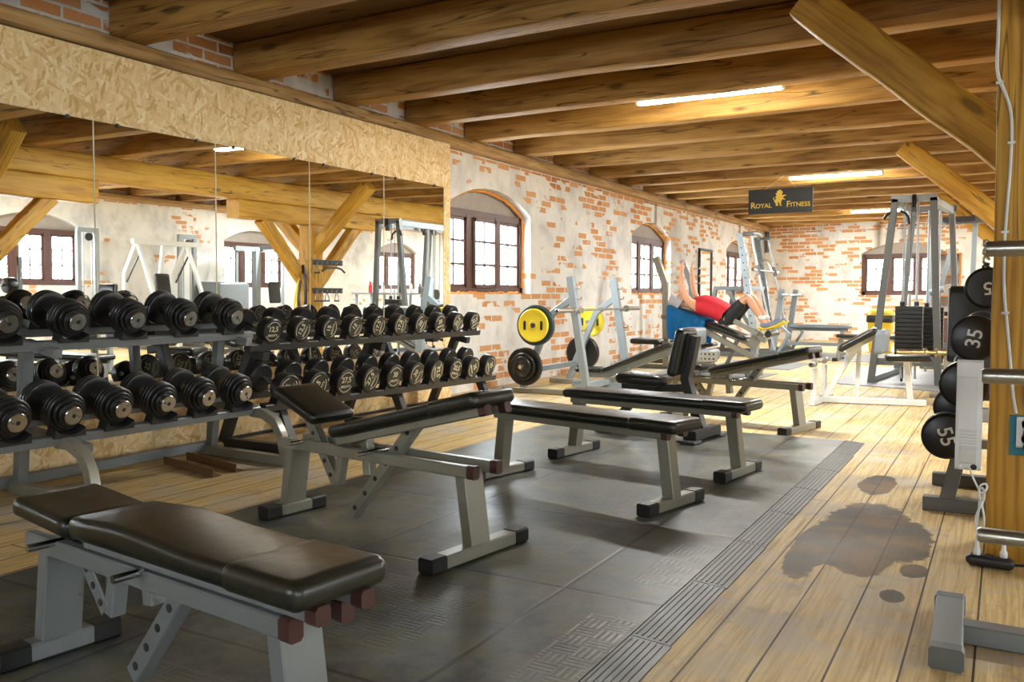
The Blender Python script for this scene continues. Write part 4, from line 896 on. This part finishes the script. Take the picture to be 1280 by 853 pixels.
def stack(cx, cy, n=14, w=.29, d=.13, z0=.24, mat='rubber', hr=2.1):
    for i in range(n): A('weight_slab', mat, MB().box((cx, cy, z0 + .022 + i * .0475), (w, d, .0455), r=.005))
    for s in (-1, 1): A('guide_rod', 'rod', MB().cyl((cx + s * w * .26, cy, .06), (cx + s * w * .24, cy, hr), .013, 10)); A('rod_collar', 'rubber', MB().cyl((cx + s * w * .26, cy, z0 + n * .0475), (cx + s * w * .26, cy, z0 + n * .0475 + .05), .028, 12))
    A('selector_rod', 'steel', MB().cyl((cx, cy, z0 + n * .0475), (cx, cy, z0 + n * .0475 + .14), .016, 10)); A('cable', 'rubber', MB().cyl((cx, cy, z0 + n * .0475 + .13), (cx, cy, hr), .004, 6))
stack(-.965, 11.02); stack(-.80, 12.2, 15, .26, .14, .17)
for x, y in ((-.93, 10.86), (-.80, 12.0)):
    A('pulley', 'black', MB().lathe([(-.014, .02), (-.014, .075), (-.006, .078), (0, .066), (.006, .078), (.014, .075), (.014, .02)], (x, y, 2.10), (1, 0, 0), 24)); A('pulley_bracket', 'black', MB().box((x, y + .02, 2.06), (.045, .05, .16)))
A('grip_arm', 'black', MB().pipe([(-1.12, 10.95, 2.0), (-1.20, 10.85, 1.97), (-1.24, 10.83, 1.90)], .016, 8, 1)); A('grip_arm', 'black', MB().pipe([(-1.08, 11.0, 2.0), (-1.0, 10.92, 1.95), (-.98, 10.92, 1.84)], .016, 8, 1))
A('strap', 'black', MB().bar((-1.035, 11.05, .02), (-1.03, 11.05, .2), .03, .02, up=(0, 1, 0)))
t.scale = (1.075,) * 3; t.location = t.location * 1.075; t.location.z = 0
t = thing('lat_machine', 'grey pulldown frame with crossed struts behind the cable tower', 'exercise machine', (-.75, 13.9, 0))
for x, y in ((-1.0, 13.4), (-.45, 13.4)): A('upright', 'blue', MB().bar((x, y, .02), (x + .04, y, 2.2), .07, .07, up=(0, 1, 0)))
A('strut', 'blue', MB().bar((-1.05, 13.5, .3), (-.72, 13.5, 1.8), .06, .06, up=(0, 1, 0))); A('top_beam', 'grey', MB().bar((-1.05, 13.4, 2.2), (-.3, 13.4, 2.2), .08, .09)); A('top_head', 'black', MB().box((-.62, 13.3, 2.22), (.42, .10, .07))); A('base', 'dkgrey', MB().bar((-1.1, 13.4, .04), (-.3, 13.4, .04), .08, .07)); A('mid_beam', 'dkgrey', MB().bar((-1.0, 13.4, .35), (-.4, 13.4, .35), .06, .09))
A('roller', 'greyvinyl', MB().cyl((-.98, 13.3, 1.15), (-.80, 13.3, 1.2), .05, 14))
t.location.y += 1.0
barbell('barbell', 'brassy steel bar resting across a stand behind the right weight stack', (-1.02, 10.3, .485), (-.35, 10.55, .485), sleeve=.28, mat='brass', r=.022, rs=.032)
t = thing('bar_stand', 'short greige stand holding the brassy bar', 'stand', (-.52, 10.5, 0))
MB().bar((0, 0, .02), (0, 0, .45), .09, .07, up=(0, 1, 0)).build('post', 'beige', t); MB().box((0, 0, .02), (.34, .3, .03)).build('base', 'beige', t)
MB().bar((-.38, -.09, .02), (-.38, -.09, .45), .05, .05, up=(0, 1, 0)).build('post', 'beige', t)
t = thing('orange_cabinet', 'tall open orange-wood cabinet with a glass front beside the far window', 'cabinet', (-.94, 17.0, 0))
for x in (-.25, .25): MB().box((x, 0, .92), (.03, .35, 1.84)).build('side_panel', 'orange', t)
for z in (.10, .74, 1.10, 1.46, 1.83): MB().box((0, 0, z), (.5, .35, .025)).build('shelf', 'orange', t)
MB().box((0, .17, 1.28), (.48, .01, 1.1)).build('back_panel', 'plaster', t); MB().box((-.04, -.15, .42), (.40, .02, .6)).build('door', 'frame', t); MB().box((0, -.165, 1.28), (.46, .005, 1.06), r=.001).build('pane', 'glass', t)
for i in range(6):
    o = MB().lathe([(0, .02), (.01, .033), (.035, .036), (.06, .033), (.07, .02)], (-1.13 + i * .075, 16.95, .755), (0, 0, 1), 14).build('grip_roll', 'rubber'); tag(o, 'small black roll on the lower shelf of the orange cabinet', 'roll', 'rolls in the orange cabinet')
t = thing('leaning_mirror', 'narrow dark-framed mirror on the brick wall between the second and third windows', 'mirror', (XL + .02, 17.42, 1.45))
mb = MB()
for y in (-.40, .40): mb.bar((.0, y, -.60), (.0, y, .58), .05, .05, up=(1, 0, 0))
for z in (-.60, .58): mb.bar((0, -.42, z), (0, .42, z), .05, .05)
mb.build('frame', 'black', t); MB().box((.0, 0, -.01), (.012, .78, 1.16), r=.001).build('mirror_glass', 'mirror', t)
o = MB().cyl((XL + .08, YF - .06, 2.2), (XL + .08, YF - .06, 2.72), .045, 14).build('drain_pipe', 'dkgrey'); tag(o, 'short dark pipe in the far upper corner', 'pipe')

# ------------------------------------------------------------------ fixed barbell rack beside the column
t = thing('barbell_rack', 'dark grey slanted rack of fixed barbells behind the near column', 'barbell rack', (0, 5.2, 0))
for y in (4.92, 5.60):
    A('foot', 'dkgrey', MB().bar((-.345, y, .035), (.02, y, .035), .075, .07)); A('column', 'dkgrey', MB().bar((-.24, y + .01, .04), (.005, y + .01, 1.15), .075, .07, up=(1, 0, 0)))
    for x, z in ((-.225, .443), (-.165, .690), (-.128, .905), (-.088, 1.136)):
        A('cradle_arm', 'dkgrey', MB().path([(x + .05, y + .01, z - .058), (x - .010, y + .01, z - .050), (x - .052, y + .01, z - .010)], .04, .03, up=(0, 1, 0)))
for z in (.07, .80): A('cross_beam', 'dkgrey', MB().bar((-.24 + .22 * z, 4.94, z), (-.24 + .22 * z, 5.60, z), .05, .05))
def fixed_barbell(x, z, num, rad, roll, label, y0=4.50, ln=1.42):
    t = thing('fixed_barbell', label, 'barbell', (x, y0, z), 0, 'fixed barbells in the slanted rack')
    MB().cyl((0, .05, 0), (0, ln - .05, 0), .015, 12).build('bar', 'chrome', t)
    for p, s in ((0, 1), (ln, -1)):
        h = MB().lathe([(0, .01), (0, rad * .86), (.004, rad * .93), (.014, rad), (.10, rad), (.112, rad * .94), (.116, rad * .5), (.116, .02)], (0, p, 0), (0, s, 0), 32).build('head', 'rubber', t, ang=30)
        if num:
            a = R(roll); mb = MB(); add_text(mb, num, rad * .85, (0, p - s * .002, 0), V((math.cos(a) * s, 0, math.sin(a))), V((-math.sin(a) * s, 0, math.cos(a)))); mb.build('weight_print', 'whiteprint', h)
fixed_barbell(-.225, .443, '55', .108, -72, 'fixed barbell marked 55, lowest in the slanted rack'); fixed_barbell(-.195, .563, '', .10, 0, 'fixed barbell with a plain head just above the one marked 55', 4.66, 1.12)
fixed_barbell(-.155, .690, '', .108, 0, 'fixed barbell with a plain head on the second tier, beside the white box'); fixed_barbell(-.118, .905, '35', .105, 80, 'fixed barbell marked 35 on the third tier from the floor')
fixed_barbell(-.072, 1.136, '5', .095, 185, 'fixed barbell marked 5, topmost in the slanted rack', 4.5)
t = thing('machine_back', 'black padded machine back standing behind the slanted barbell rack', 'exercise machine', (-.2, 7.0, 0))
MB().pad((0, 0, .62), (0, .05, 1.17), .32, .07, .02, up=(0, -1, 0)).build('back_pad', 'vinyl', t); MB().bar((.02, .07, .03), (.02, .09, 1.1), .06, .06, up=(0, 1, 0)).build('post', 'blue', t); MB().bar((-.25, .1, .03), (.35, .1, .03), .08, .06).build('foot', 'dkgrey', t); MB().bar((.02, .1, .03), (.02, .75, .03), .06, .06).build('base_beam', 'dkgrey', t); MB().pad((.0, -.32, .42), (0, .0, .42), .3, .07, .025).build('seat', 'vinyl', t); MB().bar((.0, -.16, .03), (0, -.16, .40), .06, .06, up=(0, 1, 0)).build('seat_post', 'dkgrey', t)
t = thing('hand_grips', 'cluster of chrome hooks and clamps hanging behind the near column above the top fixed barbell', 'clamps', (-.09, 6.0, 1.32))
for i in range(5): MB().pipe([(0, 0, .10 - i * .05), (-.03, -.02, .12 - i * .05), (-.035, -.02, .08 - i * .05), (.0, -.01, .07 - i * .05)], .009, 6, 1).build('clamp', ('chrome', 'black')[i == 3], t)
MB().bar((.05, .0, -.4), (.05, .0, .16), .05, .04, up=(1, 0, 0)).build('holder', 'dkgrey', t); MB().bar((.05, 0, -1.32), (.05, 0, -.38), .05, .04, up=(1, 0, 0)).build('holder_post', 'dkgrey', t)

# things on the near column
t = thing('wall_box', 'white slotted plastic box fixed to the near timber column', 'wall box', (-.118, 4.03, .61))
MB().box((0, 0, 0), (.095, .075, .45), r=.008).build('housing', 'plastic', t)
MB().box((-.005, -.040, .05), (.070, .01, .22), r=.003).build('front_panel', 'plastic', t)
for i in range(9): MB().box((.0, -.039, -.03 - i * .012), (.058, .004, .004), r=.001).build('vent_slot', 'cable', t)
MB().box((.0, -.040, -.165), (.06, .008, .062), r=.004).build('socket_cover', 'cable', t)
for s in (-1, 1): MB().lathe([(0, .012), (.006, .012), (.006, .006), (.002, .004)], (s * .022, -.037, -.21), (0, -1, 0), 12).build('socket', ('plastic', 'black')[s > 0], t)
MB().box((.055, .02, .0), (.03, .02, .06)).build('mounting_plate', 'steel', t)
t = thing('wall_socket', 'white double socket on a teal plate on the near column', 'socket', (.085, 4.093, .53))
MB().box((0, 0, 0), (.115, .014, .165), r=.003).build('back_plate', 'teal', t); MB().box((.005, -.018, .015), (.075, .03, .125), r=.008).build('socket_body', 'plastic', t)
for z in (.045, -.015): MB().lathe([(0, .026), (.004, .026), (.004, .022), (-.004, .02)], (.005, -.033, z + .005), (0, -1, 0), 18).build('socket_face', 'plastic', t)
t = thing('power_strip', 'black power strip lying at the foot of the near column', 'power strip', (-.03, 3.97, .001))
MB().pad((-.085, .01, .024), (.09, -.01, .024), .055, .044, .018).build('housing', 'black', t)
for x in (-.045, .0, .05): MB().lathe([(0, .021), (.004, .021), (.004, .018), (-.002, .016)], (x, 0, .044), (0, 0, 1), 14).build('outlet', 'black', t)
MB().pipe([(.09, -.01, .024), (.14, -.015, .03), (.2, -.02, .012), (.32, .02, .006)], .006, 6, 1).build('cord', 'black', t)
def plug(x): return MB().lathe([(0, .014), (.022, .014), (.03, .009), (.055, .007), (.06, .004)], (x, 0, .046), (0, 0, 1), 12)
t = thing('mains_cable', 'white bundled cord running from the slotted box down to the power strip', 'cord', (-.03, 3.97, .001))
mb = MB(); mb.pipe([(-.08, -.01, .40), (-.066, -.012, .36), (-.042, -.012, .31), (-.03, -.012, .30), (-.012, -.012, .325), (-.02, -.012, .345), (-.045, -.012, .33), (-.042, -.012, .29), (-.028, -.012, .24), (-.02, -.012, .19), (-.026, -.014, .15), (-.05, -.014, .16), (-.055, -.013, .20), (-.035, -.013, .25), (-.02, -.013, .29), (-.03, -.012, .33), (-.045, -.012, .31), (-.04, -.01, .26), (-.045, 0, .20), (-.047, 0, .10)], .0042, 7, 2); mb.build('flex', 'plastic', t)
MB().lathe([(0, .008), (.012, .008)], (-.034, -.012, .255), (0, 0, 1), 10).build('tie', 'plastic', t); plug(-.045).build('plug', 'plastic', t)
t = thing('plug_lead', 'short white lead with its plug in the second power strip socket', 'cord', (-.03, 3.97, .001))
plug(.05).build('plug', 'plastic', t); MB().pipe([(.05, 0, .10), (.055, -.005, .13), (.09, -.01, .145), (.2, -.01, .15), (.3, .08, .2)], .005, 7, 2).build('flex', 'plastic', t)
t = thing('mains_cable', 'black cord hanging down the near column from the double socket', 'cord', (.11, 4.06, .5))
MB().pipe([(-.015, .0, .05), (-.01, -.02, .02), (-.008, -.012, -.06), (-.012, -.005, -.2), (.0, .0, -.28), (.06, .0, -.33)], .005, 7, 2).build('flex', 'black', t)
for z in (.05, -.01): MB().lathe([(0, .016), (.03, .016), (.036, .008)], (-.018, .0, z), (0, -1, 0), 12).build('plug', 'black', t)
t = thing('wall_cable', 'pale cable clipped down the front of the near column', 'cable', (0, 4.09, 0))
pts = [(-.052, -.005, 2.52), (-.052, -.005, 2.18), (-.055, -.005, 2.05), (-.05, -.006, 1.99), (-.025, -.006, 1.93), (.0, -.006, 1.85), (.005, -.006, 1.76), (.003, -.006, 1.60), (-.005, -.006, 1.45), (-.010, -.006, 1.30), (-.008, -.006, 1.13), (.008, -.006, .98), (.022, -.006, .85), (.035, -.006, .70), (.05, -.006, .62)]
MB().pipe(pts, .0065, 8, 2).build('cable', 'cable', t)
for x, z in ((-.043, 1.965), (.005, 1.72), (-.009, 1.36), (.001, 1.03)): MB().box((x, -.008, z), (.028, .012, .010), r=.003).build('cable_clip', 'plastic', t)
MB().pipe([(-.04, -.005, 2.0), (-.09, .2, 2.2), (-.10, .6, 2.5)], .004, 6, 1)

# plate tree whose pegs and foot reach into the picture on the right
t = thing('plate_tree', 'grey weight tree with bare steel pegs and square-tube foot before the near column', 'weight tree', (.45, 3.07, 0))
for x in (-.125, 1.02):
    f = A('foot', 'grey', MB().bar((x, 2.80, .034), (x - .015, 3.34, .034), .088, .066, r=.006))
    for y, s in ((2.80, 1), (3.34, -1)): MB().bar((x - (y - 2.8) * .028, y - s * .004, .034), (x - (y - 2.8) * .028, y + s * .045, .034), .095, .0675, r=.008).build('end_cap', 'dkgrey', f).location = -t.location
A('base_beam', 'grey', MB().bar((-.10, 3.07, .034), (1.0, 3.07, .034), .075, .06)); A('mast', 'grey', MB().bar((.45, 3.07, .05), (.45, 3.07, 1.4), .08, .08, up=(0, 1, 0)))
for x in (.12, .78): A('gusset', 'grey', MB().bar((x, 3.07, .06), (.45, 3.07, .38), .07, .05, up=(0, 1, 0)))
for z in (1.247, .854, .352):
    for s in (-1, 1): A('peg', 'steel', MB().lathe([(0, .024), (.50, .024), (.508, .019)], (.45, 3.07, z), (s, 0, -.005), 18))

# ------------------------------------------------------------------ the plaster side, seen in the mirrors
def tower(x, y, label, h=2.1):
    t = thing('pulley_tower', label, 'exercise machine', (x, y, 0))
    for s in (-1, 1): MB().bar((0, s * .17, .02), (0, s * .17, h), .08, .07, up=(1, 0, 0)).build('upright', 'blue', t)
    for z in (.04, .3, h): MB().bar((0, -.2, z), (0, .2, z), .08, .08).build('cross_beam', 'blue', t)
    MB().bar((-.45, 0, .03), (.3, 0, .03), .07, .06).build('foot', 'dkgrey', t)
    for s in (-1, 1): MB().cyl((0, s * .08, .05), (0, s * .08, h), .012, 8).build('guide_rod', 'rod', t)
    for i in range(12): MB().box((0, 0, .12 + i * .05), (.12, .24, .043)).build('weight_slab', 'rubber', t)
    MB().lathe([(-.014, .02), (-.014, .07), (0, .06), (.014, .07), (.014, .02)], (-.05, .0, h - .12), (1, 0, 0), 18).build('pulley', 'black', t)
tower(3.9, 9.45, 'slim pulley tower by the first window of the plaster wall, seen in the mirror'); tower(3.9, 11.55, 'slim pulley tower between the plaster-wall windows, seen in the mirror')
t = thing('lever_machine', 'white lever press machine with angled arms by the plaster wall, seen in the mirror', 'exercise machine', (3.5, 10.6, 0))
for y in (10.05, 11.1):
    A('frame_post', 'white', MB().path([(3.7, y, .03), (3.7, y, 1.35), (3.35, y, 1.92)], .08, .08, up=(0, 1, 0))); A('lever_arm', 'white', MB().path([(3.35, y, 1.90), (3.15, y, 1.5), (2.9, y, .95), (2.75, y, .85)], .06, .06, up=(0, 1, 0))); A('damper', 'black', MB().bar((3.66, y, 1.2), (3.3, y, 1.7), .025, .025)); A('foot', 'dkgrey', MB().bar((3.9, y, .03), (2.9, y, .03), .07, .06))
    A('handle', 'black', MB().cyl((2.75, y, .85), (2.75, y + .16 * (1 if y < 10.5 else -1), .85), .018, 10))
A('top_beam', 'white', MB().bar((3.35, 9.95, 1.92), (3.35, 11.3, 1.92), .09, .09)); A('cross_beam', 'white', MB().bar((3.7, 10.05, .5), (3.7, 11.1, .5), .08, .08))
A('back_pad', 'vinyl', MB().pad((3.30, 10.6, .60), (3.42, 10.6, 1.36), .30, .08, .03, up=(-1, 0, 0))); A('seat', 'vinyl', MB().pad((2.95, 10.6, .48), (3.32, 10.6, .46), .34, .08, .03)); A('spine', 'white', MB().path([(2.9, 10.6, .06), (3.3, 10.6, .10), (3.46, 10.6, 1.3), (3.36, 10.6, 1.9)], .07, .07, up=(0, 1, 0)))
t = thing('padded_box', 'large grey padded box by the plaster wall, seen in the mirror', 'plyo box', (3.6, 12.17, 0))
MB().pad((-.35, 0, .62), (.35, 0, .62), .8, 1.22, .06).build('padding', 'greyvinyl', t); MB().box((0, 0, .02), (.6, .7, .03)).build('base', 'black', t)
t = thing('pulldown_machine', 'grey pulldown machine with a wide head before the second plaster-wall window, seen in the mirror', 'exercise machine', (3.5, 13.4, 0))
for y in (12.7, 14.0): A('side_post', 'blue', MB().bar((3.8, y, .02), (3.8, y, 1.95), .06, .06, up=(1, 0, 0)))
A('mast', 'blue', MB().bar((3.75, 13.2, .02), (3.75, 13.2, 1.95), .14, .12, up=(1, 0, 0))); A('head_beam', 'blue', MB().bar((3.75, 12.6, 1.93), (3.75, 14.1, 1.93), .10, .10)); A('front_beam', 'blue', MB().bar((3.75, 13.3, 1.97), (2.9, 13.3, 1.97), .08, .09)); A('bar', 'chrome', MB().pipe([(2.9, 12.8, 1.62), (2.9, 13.0, 1.72), (2.9, 13.6, 1.72), (2.9, 13.8, 1.62)], .016, 8, 1)); A('cable', 'black', MB().cyl((2.9, 13.3, 1.72), (2.9, 13.3, 1.93), .005, 6))
A('seat', 'vinyl', MB().pad((2.75, 13.3, .5), (3.15, 13.3, .5), .34, .08, .03)); A('seat_post', 'blue', MB().bar((2.95, 13.3, .02), (2.95, 13.3, .46), .07, .07, up=(1, 0, 0))); A('back_pad', 'vinyl', MB().pad((3.3, 13.3, .8), (3.35, 13.3, 1.25), .3, .07, .03, up=(-1, 0, 0))); A('base_beam', 'dkgrey', MB().bar((2.7, 13.3, .04), (3.85, 13.3, .04), .09, .07)); A('base_cross', 'dkgrey', MB().bar((3.8, 12.65, .04), (3.8, 14.05, .04), .08, .07))
t = thing('crossover_tower', 'tall splayed pulley tower far down the plaster side, seen at the end of the mirrors', 'exercise machine', (2.5, 18.0, 0))
for y0, y1 in ((17.45, 17.7), (18.75, 18.3)): A('leg', 'blue', MB().bar((2.5, y0, .02), (2.5, y1, 2.6), .08, .08, up=(1, 0, 0)))
A('head', 'blue', MB().bar((2.5, 17.65, 2.6), (2.5, 18.35, 2.6), .1, .1)); A('base_beam', 'dkgrey', MB().bar((2.5, 17.4, .05), (2.5, 18.8, .05), .08, .07)); A('foot', 'dkgrey', MB().bar((2.1, 18.1, .03), (2.9, 18.1, .03), .08, .06)); A('pulley', 'black', MB().lathe([(-.014, .02), (-.014, .09), (0, .08), (.014, .09), (.014, .02)], (2.42, 17.75, 2.55), (1, 0, 0), 18))
for y in (17.9, 18.1): A('guide_rod', 'rod', MB().cyl((2.5, y, .05), (2.5, y, 2.6), .016, 8))
for i in range(12): A('weight_slab', 'rubber', MB().box((2.5, 18.0, .12 + i * .05), (.13, .32, .043)))
for y in (17.85, 18.35): A('plate', 'rubber', MB().lathe([(0, .03), (0, .13), (.04, .13), (.04, .03)], (2.43, y, 1.0), (-1, 0, 0), 24))
t = thing('bar_table', 'grey steel table with bottles beyond the second column, seen in the mirror', 'table', (2.5, 16.2, 0))
MB().box((0, 0, 1.02), (.55, 2.2, .04)).build('table_top', 'grey', t)
for x in (-.22, .22):
    for y in (-1.0, 0, 1.0): MB().bar((x, y, .0), (x, y, 1.0), .05, .05, up=(1, 0, 0)).build('leg', 'blue', t)
for y, c, m, l in ((15.3, 1, 'redcloth', 'pink-red bottle'), (15.75, 1, 'plastic', 'white bottle'), (16.35, .8, 'black', 'dark bottle'), (16.8, 1.1, 'plastic', 'tall white bottle with a dark cap'), (17.15, .9, 'dkgrey', 'grey flask')):
    t = thing('bottle', l + ' on the steel table, seen in the mirror', 'bottle', (2.4, y, 1.04), 0, 'bottles on the steel table')
    MB().lathe([(0, .034), (.006, .04), (.15 * c, .04), (.18 * c, .026), (.20 * c, .016), (.22 * c, .016)], (0, 0, 0), (0, 0, 1), 18).build('body', m, t); MB().cyl((0, 0, .215 * c), (0, 0, .25 * c), .019, 12).build('cap', 'black', t)
for z, l in ((1.58, 'upper black hook board on the second timber column, seen in the mirror'), (1.10, 'lower black hook board on the second timber column, seen in the mirror')):
    t = thing('hook_board', l, 'hook board', (.025, 11.35, z)); MB().box((0, 0, 0), (.03, .72, .09)).build('board', 'black', t)
    for i in range(6): MB().pipe([(-.015, -.3 + i * .12, -.01), (-.05, -.3 + i * .12, -.015), (-.055, -.3 + i * .12, .012)], .006, 6).build('hook', 'steel', t)
for i, (y, z, m, k) in enumerate(((11.02, 1.555, 'chrome', 0), (11.14, 1.555, 'black', 1), (11.02, 1.075, 'chrome', 0), (11.14, 1.075, 'chrome', 0), (11.26, 1.075, 'black', 0), (11.50, 1.075, 'chrome', 0))):
    t = thing('pulley_grip', '%s cable %s hanging %s from the near end of the %s hook board' % ({'chrome': 'chrome', 'black': 'black'}[m], ('stirrup', 'bar')[k], ORD[i if i < 2 else i - 2], ('upper', 'lower')[i > 1]), 'handle', (-.035, y, z), 0, 'cable handles on the hook boards')
    if k: MB().pipe([(0, -.02, 0), (0, 0, -.04), (-.02, .0, -.06)], .006, 6).build('ring', 'steel', t); MB().pipe([(-.03, -.02, -.12), (-.03, .10, -.06), (-.03, .42, -.06), (-.03, .54, -.14)], .017, 8, 1).build('grip', m, t)
    else: MB().pipe([(0, 0, .01), (-.01, -.045, -.10), (-.01, -.05, -.15)], .007, 6).build('strap', m, t); MB().pipe([(0, 0, .01), (-.01, .045, -.10), (-.01, .05, -.15)], .007, 6).build('strap', m, t); MB().cyl((-.01, -.055, -.15), (-.01, .055, -.15), .014, 10).build('grip', 'black', t)
t = thing('weight_belts', 'dark belts hanging on the camera side of the second timber column, seen in the mirror', 'belts', (.10, 10.79, 1.2))
MB().pipe([(0, .04, .32), (-.10, .0, .1), (-.12, -.02, -.4), (-.04, -.03, -.62), (.05, -.02, -.3), (.04, .0, .1), (0, .04, .32)], .028, 8, 1).build('belt', 'rubber', t); MB().pipe([(.0, .02, .28), (.06, -.04, -.1), (.05, -.05, -.5), (.12, -.05, -.5), (.10, -.02, -.1), (.0, .02, .28)], .014, 8, 1).build('band', 'yellow', t)

P1 = V((2.95, 19.3, 0))
w = thing('person', 'standing person in a grey-green shirt far back by the plaster wall', 'person', P1)
J = [(0, 0, .95, .12, .15), (0, 0, 1.12, .11, .14), (0, 0, 1.30, .11, .17), (0, 0, 1.42, .09, .17), (0, 0, 1.52, .052), (-.01, 0, 1.60, .075), (-.01, 0, 1.68, .09, .08), (0, 0, 1.75, .06), (-.10, 0, 1.655, .014)]; E = [(0, 1), (1, 2), (2, 3), (3, 4), (4, 5), (5, 6), (6, 7), (6, 8)]
for s in (-1, 1):
    i = len(J); J += [(0, s * .10, .90, .09), (-.01, s * .11, .50, .058), (.01, s * .11, .30, .055), (.02, s * .11, .09, .036), (-.05, s * .12, .04, .034), (-.16, s * .13, .03, .03)]; E += [(0, i)] + [(i + k, i + k + 1) for k in range(5)]
    i = len(J); J += [(0, s * .20, 1.43, .062), (.01, s * .26, 1.15, .042), (-.04, s * .27, .95, .036), (-.06, s * .27, .87, .026)]; E += [(3, i)] + [(i + k, i + k + 1) for k in range(3)]; hand(J, E, len(J) - 1, (-.1, 0, -1), (-.3, -s, 0), s)
skin_mesh('body', J, E, 'skin', w)
rings_cloth('shirt', 'greycloth', w, [((0, 0, .86), (0, 0, 1), .185, .14), ((0, 0, 1.05), (0, 0, 1), .165, .135), ((0, 0, 1.28), (0, 0, 1), .20, .14), ((0, 0, 1.42), (0, 0, 1), .215, .12), ((0, 0, 1.50), (0, 0, 1), .10, .08)])
SJ = [(0, 0, .93, .135, .165)]; SE = []
for s in (-1, 1): i = len(SJ); SJ += [(0, s * .10, .85, .105), (-.01, s * .11, .50, .08), (.015, s * .11, .12, .065)]; SE += [(0, i), (i, i + 1), (i + 1, i + 2)]
skin_mesh('trousers', SJ, SE, 'blackcloth', w)
skin_mesh('hair', [(.02, 0, 1.70, .095, .088), (.03, 0, 1.77, .07), (.05, 0, 1.64, .07)], [(0, 1), (0, 2)], 'hairdark', w); face_parts(w, V((-.01, 0, 1.665)), (-1, 0, 0), (0, 0, 1), .95)
